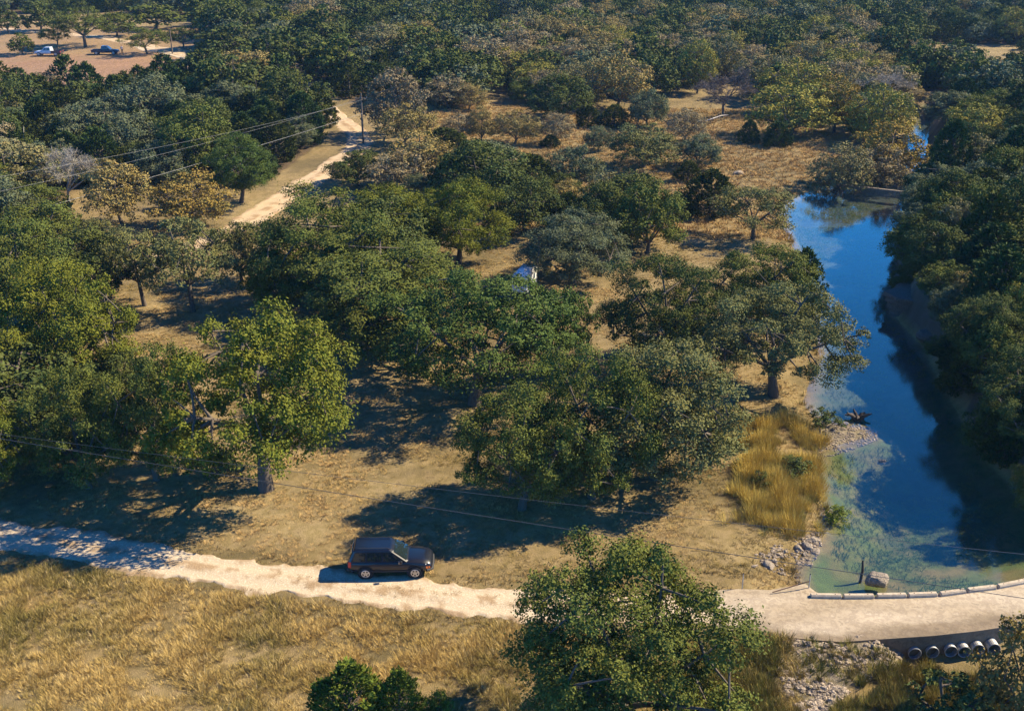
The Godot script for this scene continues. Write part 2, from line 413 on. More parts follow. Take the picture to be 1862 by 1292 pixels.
func grow_oak(seed_: int, o: Dictionary) -> Array:
	## a broad crown of leafy clumps carried by limbs that leave a short trunk; returns [trunk mesh, crown mesh]
	rnd.seed = seed_
	var high: float = o.high
	var wide_: float = o.wide * 0.5
	var fork: float = o.fork * high
	var cr: float = o.clump
	var yb: float = high * o.belly
	var centers := []
	var sizes := []
	var phase := rnd.randf() * TAU
	for attempt in o.clumps * 30:
		if centers.size() >= o.clumps:
			break
		var th := rnd.randf() * TAU
		var el := asin(rnd.randf_range(o.get("skirt", -0.75), 1.0))
		var f := rnd.randf_range(0.78, 1.0) if rnd.randf() < 0.78 else rnd.randf_range(0.35, 0.75)
		var lump: float = 1.0 + o.lumpy * (0.6 * sin(2.0 * th + phase) + 0.5 * sin(3.0 * th - phase * 2.0) + 0.35 * sin(5.0 * th + el * 4.0 + phase))
		var r := (wide_ - cr * 0.35) * f * lump * cos(el)
		var y: float = yb + (high - yb - cr * 0.6) * f * sin(el) * lerpf(1.0, lump, 0.5) if el > 0.0 else yb + (yb - o.get("low", 0.14) * high) * f * sin(el)
		var p := Vector3(r * cos(th), y, r * sin(th))
		var size := cr * rnd.randf_range(0.55, 1.3)
		var ok := true
		for k in centers.size():
			if centers[k].distance_to(p) < (size + sizes[k]) * o.gap:
				ok = false
				break
		if ok:
			centers.append(p)
			sizes.append(size)
	# trunk and limbs
	var wood := Geo.new()
	var lean := Vector3(rnd.randf_range(-0.045, 0.045), 0, rnd.randf_range(-0.045, 0.045)) * high
	var top := Vector3(lean.x, fork, lean.z)
	var tr: float = o.trunk
	wood.tube([Vector3(0, -0.35, 0), Vector3(0, 0.12, 0), top * 0.45, top * 0.8, top + Vector3(0, 0.2, 0)], [tr * 1.55, tr * 1.3, tr, tr * 0.9, tr * 0.75], 8)
	var carry := [[top, tr * 0.6]]
	for k in mini(7, centers.size()):
		var far_k := -1
		var far_d := -1.0
		for q in centers.size():
			var dd := 1e9
			for e in carry:
				dd = minf(dd, centers[q].distance_to(e[0]))
			if dd > far_d:
				far_d = dd
				far_k = q
		var path := tube_bent(wood, top * rnd.randf_range(0.85, 1.0), centers[far_k], tr * 0.5, 0.05, 0.1, 6, 6)
		for s in range(1, path.size()):
			carry.append([path[s], lerpf(tr * 0.4, 0.06, s / 5.0)])
	for q in centers.size():
		var best: Array = carry[0]
		for e in carry:
			if centers[q].distance_to(e[0]) < centers[q].distance_to(best[0]):
				best = e
		if centers[q].distance_to(best[0]) > 0.2:
			tube_bent(wood, best[0], centers[q], minf(best[1], 0.14), 0.03, 0.06, 4, 4)
	# leaves
	var g := Geo.new()
	var ll: float = o.leaf
	for q in centers.size():
		var size: float = sizes[q]
		var hue := rnd.randf_range(-0.12, 0.12)
		var val := rnd.randf_range(0.86, 1.14)
		for s in int(o.sprigs * size * size / (cr * cr)) + 2:
			var d := unit()
			if d.y < -0.2 and rnd.randf() < 0.75:
				d.y = -d.y
			var sp: Vector3 = centers[q] + d * Vector3(size, size * 0.72, size) * rnd.randf_range(0.5, 1.0)
			var sval := val * rnd.randf_range(0.85, 1.15)
			var stay: bool = o.get("bare", 0.0) > rnd.randf()
			if o.has("bare"):
				g.leaf(sp - d * 0.25, d * 0.35, d.cross(unit()).normalized() * 0.012, Color(0.9, 1.0, 1.6) * 0.55)
				g.leaf(sp, (d + unit() * 0.7) * 0.3, d.cross(unit()).normalized() * 0.01, Color(0.9, 1.0, 1.6) * 0.55)
			if stay:
				continue
			for k in o.leaves:
				var nrm := (d * 0.7 + Vector3(0, 0.35, 0) + unit() * 0.7).normalized()
				var ax := nrm.cross(unit()).normalized()
				var w := ax.cross(nrm)
				var l := ll * rnd.randf_range(0.7, 1.25)
				var vv := sval * rnd.randf_range(0.75, 1.25)
				var hh := hue + rnd.randf_range(-0.1, 0.1)
				g.leaf(sp + Vector3(rnd.randfn(), rnd.randfn() * 0.8, rnd.randfn()) * size * 0.17, ax * (l * 0.5), w * (l * 0.3), Color(vv * (1.0 + hh), vv, vv * (1.0 - hh * 1.5)))
	return [wood.mesh(), g.mesh(), high, o.wide]


func grow_juniper(seed_: int, high: float, broad: float, tufts: int, per: int, ll: float) -> Array:
	rnd.seed = seed_
	var wood := Geo.new()
	var g := Geo.new()
	wood.tube([Vector3(0, -0.3, 0), Vector3(0, high * 0.3, 0.05), Vector3(0.05, high * 0.85, 0)], [0.2, 0.14, 0.04], 6)
	var a := rnd.randf() * TAU
	for k in tufts:
		var t := pow(rnd.randf(), 1.15)
		var th := rnd.randf() * TAU
		var lobe := 1.0 + 0.24 * sin(3.0 * th + a + t * 5.0) + 0.16 * sin(5.0 * th - a + t * 9.0)
		var r := broad * 0.5 * pow(1.0 - pow(t, 1.9), 0.62) * lobe * (0.72 + 0.28 * ease_(0.0, 0.18, t))
		var p := Vector3(cos(th), 0, sin(th)) * r * sqrt(rnd.randf_range(0.45, 1.0))
		p.y = high * (0.05 + 0.92 * t) + rnd.randf_range(-0.2, 0.2)
		if k % 9 == 0:
			tube_bent(wood, Vector3(0, p.y * 0.75, 0), p, 0.05, 0.015, -0.05, 4, 3)
		var out := Vector3(cos(th) * 0.8, 0.75, sin(th) * 0.8).normalized()
		var val := rnd.randf_range(0.7, 1.25)
		for q in per:
			var ax := (out + unit() * 0.75).normalized()
			var w := ax.cross(unit()).normalized()
			var l := ll * rnd.randf_range(0.7, 1.3)
			var vv := val * rnd.randf_range(0.75, 1.25)
			g.leaf(p + unit() * ll * rnd.randf_range(0.1, 1.0), ax * (l * 0.55), w * (l * 0.19), Color(vv * rnd.randf_range(0.9, 1.15), vv, vv * rnd.randf_range(0.8, 1.1)))
	return [wood.mesh(), g.mesh(), high, broad]


func branch(wood: Geo, twigs: Geo, a: Vector3, d: Vector3, l: float, r: float, level: int) -> void:
	var b := a + d * l
	tube_bent(wood, a, b, r, r * 0.5, 0.05, 5 if level < 2 else 3, 4)
	if level == 4:
		for k in 24:
			var q := a.lerp(b, rnd.randf()) 
			var td := (d + unit() * 0.9).normalized()
			var tl := rnd.randf_range(0.25, 0.6)
			twigs.leaf(q + td * tl * 0.5, td * tl * 0.5, td.cross(unit()).normalized() * 0.014, Color.WHITE * rnd.randf_range(0.7, 1.3))
		return
	for k in (5 if level == 0 else 4):
		var nd := (d * 0.75 + unit() * 0.75 + Vector3(0, 0.18, 0)).normalized()
		branch(wood, twigs, a.lerp(b, rnd.randf_range(0.6, 1.0)), nd, l * rnd.randf_range(0.6, 0.8), r * 0.5, level + 1)


func grow_bare(seed_: int) -> Array:
	rnd.seed = seed_
	var wood := Geo.new()
	var twigs := Geo.new()
	branch(wood, twigs, Vector3(0, -0.3, 0), Vector3(0.05, 1, 0).normalized(), 3.0, 0.2, 0)
	var box := twigs.mesh().get_aabb()
	return [wood.mesh(), twigs.mesh(), box.end.y * 0.9, maxf(box.size.x, box.size.z) * 0.8]


func make_protos() -> void:
	var oak := {"high": 10.0, "wide": 11.0, "fork": 0.2, "belly": 0.42, "clumps": 74, "clump": 1.15, "gap": 0.48, "lumpy": 0.14, "sprigs": 25, "leaves": 31, "leaf": 0.17, "trunk": 0.3}
	protos["hero"] = []
	for k in 6:
		protos["hero"].append(grow_oak(11 + k, oak.merged({"lumpy": 0.08 + 0.035 * k, "belly": 0.38 + 0.03 * (k % 3)}, true)))
	protos["hero_open"] = []
	for k in 3:
		protos["hero_open"].append(grow_oak(31 + k, oak.merged({"fork": 0.28, "belly": 0.5, "low": 0.2, "clumps": 66, "clump": 1.1, "gap": 0.52, "lumpy": 0.22, "trunk": 0.34, "leaf": 0.165}, true)))
	protos["front"] = [grow_oak(29, oak.merged({"clumps": 84, "gap": 0.45, "leaves": 40, "leaf": 0.15, "lumpy": 0.16, "sprigs": 26}, true))]
	protos["mid"] = []
	for k in 4:
		protos["mid"].append(grow_oak(51 + k, oak.merged({"high": 7.5, "wide": 8.5, "clumps": 54, "clump": 1.15, "sprigs": 18, "leaves": 20, "leaf": 0.23, "trunk": 0.22, "lumpy": 0.16, "fork": 0.16, "belly": 0.38}, true)))
	protos["open"] = []
	for k in 3:
		protos["open"].append(grow_oak(71 + k, oak.merged({"high": 8.0, "wide": 8.5, "fork": 0.3, "belly": 0.56, "low": 0.3, "clumps": 40, "clump": 1.1, "gap": 0.5, "sprigs": 16, "leaves": 22, "leaf": 0.2, "trunk": 0.2, "lumpy": 0.22}, true)))
	protos["far"] = []
	for k in 5:
		protos["far"].append(grow_oak(91 + k, oak.merged({"high": 7.5, "wide": 8.5, "clumps": 40, "clump": 1.3, "sprigs": 10, "leaves": 9, "leaf": 0.48, "trunk": 0.22, "lumpy": 0.18, "fork": 0.2, "belly": 0.4}, true)))
	protos["brown"] = []
	for k in 4:
		protos["brown"].append(grow_oak(111 + k, oak.merged({"high": 8.0, "wide": 8.5, "fork": 0.16, "belly": 0.42, "clumps": 56, "clump": 1.15, "gap": 0.46, "sprigs": 20, "leaves": 9, "leaf": 0.28, "trunk": 0.2, "lumpy": 0.2, "bare": 0.15}, true)))
	protos["near"] = []
	for k in 4:
		protos["near"].append(grow_juniper(131 + k, 6.0, 5.0, 560, 15, 0.3))
	protos["far_juniper"] = []
	for k in 4:
		protos["far_juniper"].append(grow_juniper(151 + k, 6.0, 5.2, 230, 9, 0.5))
	protos["bare"] = [grow_bare(171), grow_bare(172)]
	protos["shrub"] = []
	for k in 2:
		protos["shrub"].append(grow_oak(181 + k, oak.merged({"high": 2.4, "wide": 2.8, "fork": 0.08, "belly": 0.4, "clumps": 20, "clump": 0.5, "sprigs": 12, "leaves": 10, "leaf": 0.16, "trunk": 0.06, "lumpy": 0.2}, true)))


const TINTS := {
	"oak": [[0.104, 0.12, 0.026], [0.128, 0.138, 0.019], [0.14, 0.142, 0.052], [0.078, 0.112, 0.026], [0.078, 0.094, 0.025], [0.124, 0.14, 0.072]],
	"juniper": [[0.046, 0.074, 0.02], [0.064, 0.074, 0.015], [0.098, 0.13, 0.02]],
	"brown": [[0.26, 0.2, 0.07], [0.25, 0.195, 0.065], [0.28, 0.22, 0.115], [0.2, 0.18, 0.08], [0.26, 0.185, 0.04], [0.25, 0.225, 0.045], [0.255, 0.185, 0.05], [0.19, 0.15, 0.05], [0.19, 0.15, 0.085]],
	"bare": [[0.3, 0.27, 0.22], [0.13, 0.11, 0.1]],
	"shrub": [[0.08, 0.1, 0.03], [0.14, 0.17, 0.025]],
}


func leaf_mat(kind: String, tint: int) -> StandardMaterial3D:
	var c: Array = TINTS[kind][tint]
	return foliage("%s leaves %d" % [kind, tint], lin(c[0], c[1], c[2]), Color(0.26, 0.3, 0.15) if kind != "bare" else Color(0.05, 0.05, 0.05), 0.7)


func bark() -> StandardMaterial3D:
	var m := plain("bark", lin(0.16, 0.135, 0.11), 0.95)
	if m.albedo_texture == null:
		m.albedo_texture = noise_tex(5, 0.03, 256, [Color(0.55, 0.52, 0.5), Color(0.9, 0.88, 0.85), Color(0.7, 0.68, 0.66), Color(1, 1, 1)])
		m.uv1_triplanar = true
		m.uv1_scale = Vector3(1.5, 0.5, 1.5)
	return m


const KIND_NAME := {"oak": "live_oak", "juniper": "juniper_tree", "brown": "turning_oak", "bare": "leafless_tree", "shrub": "shrub"}
const KIND_CATEGORY := {"oak": "tree", "juniper": "tree", "brown": "tree", "bare": "tree", "shrub": "shrub"}


func place_tree(kind: String, p: Array, tint: int, at: Vector3, turn: float, high: float, broad: float, label: String, group := "") -> void:
	var t := thing(KIND_NAME[kind], label, KIND_CATEGORY[kind], at, turn, group)
	var size := Vector3(broad / p[3] * 1.08, high / p[2], broad / p[3] * 1.08)
	part("trunk", p[0], bark() if kind != "bare" else leaf_mat("bare", tint), t).scale = size
	part("crown", p[1], leaf_mat(kind, tint), t).scale = size


# ---------------------------------------------------------------- ground cover

func tuft(seed_: int, blades: int, high: float, spread: float, broad: float) -> ArrayMesh:
	rnd.seed = seed_
	var g := Geo.new()
	for k in blades:
		var th := rnd.randf() * TAU
		var o := Vector3(cos(th), 0, sin(th))
		var root := o * spread * 0.35 * rnd.randf()
		var h := high * rnd.randf_range(0.55, 1.15)
		var tip := root + o * spread * rnd.randf_range(0.2, 1.0) + Vector3(0, h, 0)
		var s := o.cross(Vector3.UP).rotated(Vector3.UP, rnd.randf_range(-1, 1)) * broad
		g.blade(root - s - Vector3(0, 0.04, 0), root + s - Vector3(0, 0.04, 0), tip, Color.WHITE * rnd.randf_range(0.75, 1.25))
	return g.mesh()


func spread_copies(called: String, mesh: Mesh, mat: Material, places: Array, colors: Array, label: String, category: String) -> void:
	var mm := MultiMesh.new()
	mm.transform_format = MultiMesh.TRANSFORM_3D
	mm.use_colors = true
	mm.mesh = mesh
	mm.instance_count = places.size()
	for k in places.size():
		mm.set_instance_transform(k, places[k])
		mm.set_instance_color(k, colors[k])
	var o := MultiMeshInstance3D.new()
	o.name = numbered(called)
	o.multimesh = mm
	o.material_override = mat
	o.set_meta("kind", "stuff")
	tag(o, label, category)
	add_child(o)


func upright(at: Vector3, size: float, tall := 1.0) -> Transform3D:
	return Transform3D(Basis(Vector3.UP, rnd.randf() * TAU).scaled(Vector3(size, size * tall, size)), at)


func rock_mesh(seed_: int, flat := 0.7, detail := 10) -> ArrayMesh:
	rnd.seed = seed_
	var g := Geo.new()
	var cuts := []
	for k in 9:
		cuts.append([unit(), rnd.randf_range(0.55, 0.9)])
	cuts.append([Vector3(0.08, 1, 0.05).normalized(), flat])
	cuts.append([Vector3.DOWN, 0.5])
	var rows := detail
	var cols := detail * 2
	for j in rows + 1:
		for k in cols:
			var el := PI * (float(j) / rows - 0.5)
			var th := TAU * k / cols
			var d := Vector3(cos(el) * cos(th), sin(el), cos(el) * sin(th))
			var r := 1.0
			for cut in cuts:
				var dn: float = d.dot(cut[0])
				if dn > 0.01:
					r = minf(r, cut[1] / dn)
			r *= 1.0 + 0.16 * fine.get_noise_3dv(d * 60.0 + Vector3.ONE * seed_)
			g.v.append(d * r)
	for j in rows:
		for k in cols:
			var k2 := (k + 1) % cols
			g.i.append_array(PackedInt32Array([j * cols + k, (j + 1) * cols + k, (j + 1) * cols + k2, j * cols + k, (j + 1) * cols + k2, j * cols + k2]))
	return g.mesh()


func strip(line: PackedVector2Array, half: float, lift: float, ragged: float, step := 0.5) -> ArrayMesh:
	## a band that follows the ground along a line, with uneven edges
	var pts := PackedVector2Array()
	for k in line.size() - 1:
		var p0 := line[maxi(k - 1, 0)]
		var p3 := line[mini(k + 2, line.size() - 1)]
		var n := maxi(2, int(line[k].distance_to(line[k + 1]) / step))
		for q in n:
			pts.append(line[k].cubic_interpolate(line[k + 1], p0, p3, float(q) / n))
	pts.append(line[line.size() - 1])
	var g := Geo.new()
	var across := [-1.0, -0.86, -0.7, -0.5, -0.32, -0.16, 0.0, 0.16, 0.32, 0.5, 0.7, 0.86, 1.0]
	for k in pts.size():
		var d := (pts[mini(k + 1, pts.size() - 1)] - pts[maxi(k - 1, 0)]).normalized()
		var side := Vector2(-d.y, d.x)
		for a in across:
			var w := half
			if absf(a) > 0.4:
				var off := signf(a) * 900.0
				w += ragged * (absf(a) - 0.4) / 0.6 * (fine.get_noise_2d(pts[k].x * 40.0 + off, pts[k].y * 40.0) * 0.8 + fine.get_noise_2d(pts[k].x * 9.0 + off, pts[k].y * 9.0) * 1.6)
			var p: Vector2 = pts[k] + side * a * w
			var rut := 0.025 * cos(a * TAU * 0.95)
			g.v.append(Vector3(p.x, ground(p.x, p.y) + (lift + rut if absf(a) < 1.0 else lift * -0.6), p.y))
			# loose soil and old grass between the wheel tracks and along the verges
			var soil := clampf(3.0 * (fine.get_noise_2d(p.x * 22.0, p.y * 22.0) + 0.6 * fine.get_noise_2d(p.x * 60.0, p.y * 60.0)) + (0.5 if absf(a) < 0.2 or absf(a) > 0.8 else -0.75), 0.0, 1.0)
			g.c.append(Color(1, 1, 1).lerp(Color(0.62, 0.52, 0.4), soil * 0.9))
	for k in pts.size() - 1:
		for q in across.size() - 1:
			var i0 := k * across.size() + q
			var i1 := i0 + across.size()
			g.i.append_array(PackedInt32Array([i0, i1 + 1, i0 + 1, i0, i1, i1 + 1]))
	return smooth(g.mesh())


func structure(called: String, mesh: Mesh, mat: Material, at := Vector3.ZERO) -> MeshInstance3D:
	var o := part(called, mesh, mat, self, at)
	o.set_meta("kind", "structure")
	return o


# ---------------------------------------------------------------- vehicles and small things

func smooth(m: ArrayMesh) -> ArrayMesh:
	var st := SurfaceTool.new()
	st.create_from(m, 0)
	st.generate_normals()
	return st.commit()


func loft(rings: Array, caps := true) -> ArrayMesh:
	## skin over closed rings of equally many points
	var g := Geo.new()
	var n: int = rings[0].size()
	for r in rings:
		for p in r:
			g.v.append(p)
	for k in rings.size() - 1:
		for q in n:
			var q2 := (q + 1) % n
			g.i.append_array(PackedInt32Array([k * n + q, k * n + q2, (k + 1) * n + q2, k * n + q, (k + 1) * n + q2, (k + 1) * n + q]))
	if caps:
		for e in [0, rings.size() - 1]:
			var mid := Vector3.ZERO
			for p in rings[e]:
				mid += p / n
			var k0 := g.v.size()
			g.v.append(mid)
			for p in rings[e]:
				g.v.append(p)
			for q in n:
				g.i.append_array(PackedInt32Array([k0, k0 + 1 + q, k0 + 1 + (q + 1) % n]))
	return g.mesh()


func body_ring(x: float, low: float, top: float, w: float, crown: float) -> Array:
	var half := [Vector2(low, 0.0), Vector2(low, 0.82), Vector2(low + 0.12, 0.97), Vector2((low + top) * 0.5, 1.0), Vector2(top - 0.1, 0.985), Vector2(top, 0.9), Vector2(top + crown * 0.7, 0.5), Vector2(top + crown, 0.0)]
	var r := []
	for k in half.size():
		r.append(Vector3(x, half[k].x, half[k].y * w))
	for k in range(half.size() - 2, 0, -1):
		r.append(Vector3(x, half[k].x, -half[k].y * w))
	return r


func cabin(base: Array, roof: Array, yb: float, yr: float) -> ArrayMesh:
	## base and roof: [rear x, front x, half width]; a closed glasshouse with rounded roof edges
	var rings := []
	for e in [[0.0, 0.0, 1.0], [0.86, 0.0, 1.0], [0.96, 0.05, 0.965], [1.0, 0.16, 0.86]]:
		var t: float = e[0]
		var x0: float = lerpf(base[0], roof[0], t) + e[1] * 0.5
		var x1: float = lerpf(base[1], roof[1], t) - e[1] * 0.5
		var w: float = lerpf(base[2], roof[2], t) * e[2]
		var y := lerpf(yb, yr, t)
		var c := 0.1
		rings.append([Vector3(x0 + c, y, w), Vector3(x1 - c, y, w), Vector3(x1, y, w - c * 1.6), Vector3(x1 + 0.03, y, 0), Vector3(x1, y, -w + c * 1.6), Vector3(x1 - c, y, -w), Vector3(x0 + c, y, -w), Vector3(x0, y, -w + c), Vector3(x0, y, w - c)])
	return loft(rings)


func pane(a: Vector3, b: Vector3, c: Vector3, d: Vector3, out: Vector3) -> ArrayMesh:
	## a thin slab standing proud of the face a b c d
	var g := Geo.new()
	var o := out * 0.012
	var back := -out * 0.01
	g.hexa([a + back, b + back, b + o, a + o, d + back, c + back, c + o, d + o])
	return g.mesh()


func disc(r: float, depth: float, sides := 24, inner := 0.0) -> ArrayMesh:
	## a wheel-like ring or disc about the z axis with eased edges
	var rings := []
	var prof := [Vector2(inner, -depth), Vector2(r * 0.93, -depth), Vector2(r, -depth * 0.7), Vector2(r, depth * 0.7), Vector2(r * 0.93, depth), Vector2(inner, depth)]
	for p in prof:
		var ring := []
		for k in sides:
			ring.append(Vector3(cos(TAU * k / sides) * p.x, sin(TAU * k / sides) * p.x, p.y))
		rings.append(ring)
	if inner > 0.0:
		rings.append(rings[0])
	return loft(rings, false)


func add_wheel(parent: Node3D, at: Vector3, r: float, rim_mat: Material) -> void:
	var rubber := plain("tyre rubber", lin(0.012, 0.012, 0.013), 0.9)
	var out := signf(at.z)
	var w := part("wheel", disc(r, 0.11), rubber, parent, at)
	part("rim", disc(r * 0.66, 0.02, 20, r * 0.52), rim_mat, w, Vector3(0, 0, out * 0.105))
	var g := Geo.new()
	for k in 5:
		var a := TAU * k / 5.0 + 0.3
		var d := Vector3(cos(a), sin(a), 0)
		var s := Vector3(-sin(a), cos(a), 0) * r * 0.1
		var o := Vector3(0, 0, out * 0.012)
		g.hexa([s * 1.3 - o, d * r * 0.58 + s * 0.8 - o, d * r * 0.58 - s * 0.8 - o, -s * 1.3 - o, s * 1.3 + o, d * r * 0.58 + s * 0.8 + o, d * r * 0.58 - s * 0.8 + o, -s * 1.3 + o])
	part("spokes", g.mesh(), rim_mat, w, Vector3(0, 0, out * 0.112))


func paint(called: String, c: Color) -> StandardMaterial3D:
	var m := plain(called, c, 0.4, 0.0)
	m.clearcoat_enabled = true
	m.metallic_specular = 0.4
	m.clearcoat = 0.5
	m.clearcoat_roughness = 0.06
	return m


func make_suv(at: Vector3, turn: float) -> void:
	var t := thing("parked_car", "black sport utility car parked beside the pale dirt road", "car", at, turn)
	var coat := paint("black car paint", lin(0.004, 0.006, 0.012))
	var glass := plain("dark car glass", lin(0.012, 0.02, 0.022), 0.03)
	glass.metallic_specular = 0.8
	var trim := plain("grey plastic trim", lin(0.02, 0.02, 0.021), 0.7)
	var alloy := plain("alloy", lin(0.5, 0.49, 0.48), 0.35, 0.8)
	var chrome := plain("bright trim", lin(0.6, 0.6, 0.6), 0.25, 0.9)
	var rings := []
	for e in [[-2.3, 0.52, 0.9, 0.74, 0.0], [-2.27, 0.42, 0.98, 0.83, 0.0], [-2.15, 0.36, 1.04, 0.88, 0.0], [-1.7, 0.32, 1.06, 0.915, 0.0], [-0.4, 0.3, 1.05, 0.925, 0.0], [0.85, 0.3, 1.03, 0.92, 0.02], [1.05, 0.31, 1.01, 0.915, 0.05], [1.75, 0.33, 0.95, 0.9, 0.06], [2.1, 0.36, 0.88, 0.85, 0.05], [2.26, 0.4, 0.78, 0.78, 0.02], [2.33, 0.46, 0.68, 0.68, 0.0]]:
		rings.append(body_ring(e[0], e[1], e[2], e[3], e[4]))
	part("body", smooth(loft(rings)), coat, t)
	var base := [-2.24, 1.02, 0.87]
	var roof := [-1.95, 0.08, 0.69]
	var yb := 1.03
	var yr := 1.68
	part("roof", cabin(base, roof, yb, yr), coat, t)
	for s in [1.0, -1.0]:
		var cuts := [[-2.0, -1.32, -1.86, -1.3], [-1.24, -0.42, -1.22, -0.44], [-0.34, 0.62, -0.36, 0.06]]
		for k in 3:
			var e: Array = cuts[k]
			var lo := 0.1
			var hi := 0.78
			var z0: float = lerpf(base[2], roof[2], lo) * s
			var z1: float = lerpf(base[2], roof[2], hi) * s
			var y0 := lerpf(yb, yr, lo)
			var y1 := lerpf(yb, yr, hi)
			part("side_window", pane(Vector3(e[0], y0, z0), Vector3(e[1], y0, z0), Vector3(e[3], y1, z1), Vector3(e[2], y1, z1), Vector3(0, 0.26, s).normalized()), glass, t)
		var g := Geo.new()
		g.tube([Vector3(-1.8, 1.68, s * 0.56), Vector3(-1.7, 1.74, s * 0.56), Vector3(-0.1, 1.74, s * 0.56), Vector3(0.0, 1.67, s * 0.56)], [0.02, 0.022, 0.022, 0.02], 6)
		part("roof_rail", g.mesh(), trim, t)
		var mir := part("side_mirror", loft([body_ring(-0.07, -0.07, 0.07, 0.1, 0.0), body_ring(0.02, -0.09, 0.09, 0.12, 0.01), body_ring(0.1, -0.05, 0.05, 0.08, 0.0)]), coat, t, Vector3(0.62, 1.1, s * 1.02))
		part("mirror_cover", pane(Vector3(-0.08, -0.06, -0.09), Vector3(-0.08, -0.06, 0.09), Vector3(-0.08, 0.06, 0.09), Vector3(-0.08, 0.06, -0.09), Vector3(-1, 0, 0)), chrome, mir)
		var hl := Geo.new()
		hl.hexa([Vector3(1.98, 0.72, s * 0.86), Vector3(2.26, 0.66, s * 0.68), Vector3(2.2, 0.66, s * 0.5), Vector3(2.0, 0.72, s * 0.55), Vector3(1.96, 0.86, s * 0.85), Vector3(2.2, 0.82, s * 0.7), Vector3(2.18, 0.84, s * 0.5), Vector3(1.98, 0.9, s * 0.55)])
		part("headlight", hl.mesh(), plain("clear lamp", lin(0.55, 0.56, 0.58), 0.12), t)
		part("turn_signal", pane(Vector3(2.0, 0.6, s * 0.88), Vector3(2.22, 0.58, s * 0.79), Vector3(2.2, 0.7, s * 0.79), Vector3(1.98, 0.72, s * 0.875), Vector3(0.5, 0.2, s).normalized()), plain("amber lamp", lin(0.65, 0.16, 0.03), 0.2), t)
		part("tail_light", pane(Vector3(-2.28, 0.72, s * 0.84), Vector3(-2.12, 0.72, s * 0.9), Vector3(-2.1, 1.06, s * 0.89), Vector3(-2.26, 1.06, s * 0.83), Vector3(-0.7, 0, s).normalized()), plain("red lamp", lin(0.5, 0.02, 0.02), 0.2), t)
		part("side_moulding", pane(Vector3(-1.05, 0.44, s * 0.925), Vector3(1.05, 0.44, s * 0.92), Vector3(1.05, 0.52, s * 0.922), Vector3(-1.05, 0.52, s * 0.928), Vector3(0, 0, s)), trim, t)
		for x in [-1.33, 1.38]:
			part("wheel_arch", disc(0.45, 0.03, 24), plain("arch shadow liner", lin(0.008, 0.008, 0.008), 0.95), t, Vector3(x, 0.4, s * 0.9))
			add_wheel(t, Vector3(x, 0.36, s * 0.86), 0.36, alloy)
		for x in [-0.95, 0.0]:
			part("door_handle", pane(Vector3(x, 0.9, s * 0.915), Vector3(x + 0.18, 0.9, s * 0.915), Vector3(x + 0.18, 0.94, s * 0.91), Vector3(x, 0.94, s * 0.91), Vector3(0, 0, s)), trim, t)
	part("windshield", pane(Vector3(0.93, 1.1, 0.76), Vector3(0.93, 1.1, -0.76), Vector3(0.25, 1.575, -0.64), Vector3(0.25, 1.575, 0.64), Vector3(0.573, 0.82, 0)), glass, t)
	part("rear_window", pane(Vector3(-2.215, 1.12, -0.74), Vector3(-2.215, 1.12, 0.74), Vector3(-2.05, 1.56, 0.64), Vector3(-2.05, 1.56, -0.64), Vector3(-0.93, 0.36, 0)), glass, t)
	part("grille", pane(Vector3(2.3, 0.56, 0.42), Vector3(2.3, 0.56, -0.42), Vector3(2.24, 0.74, -0.42), Vector3(2.24, 0.74, 0.42), Vector3(0.95, 0.3, 0)), chrome, t)
	for e in [[2.3, 1.0], [-2.3, -1.0]]:
		var b := Geo.new()
		b.tube([Vector3(e[0] - e[1] * 0.3, 0.47, -0.86), Vector3(e[0], 0.47, -0.66), Vector3(e[0] + e[1] * 0.03, 0.47, 0), Vector3(e[0], 0.47, 0.66), Vector3(e[0] - e[1] * 0.3, 0.47, 0.86)], [0.09, 0.1, 0.1, 0.1, 0.09], 8)
		part("bumper", b.mesh(), trim, t)


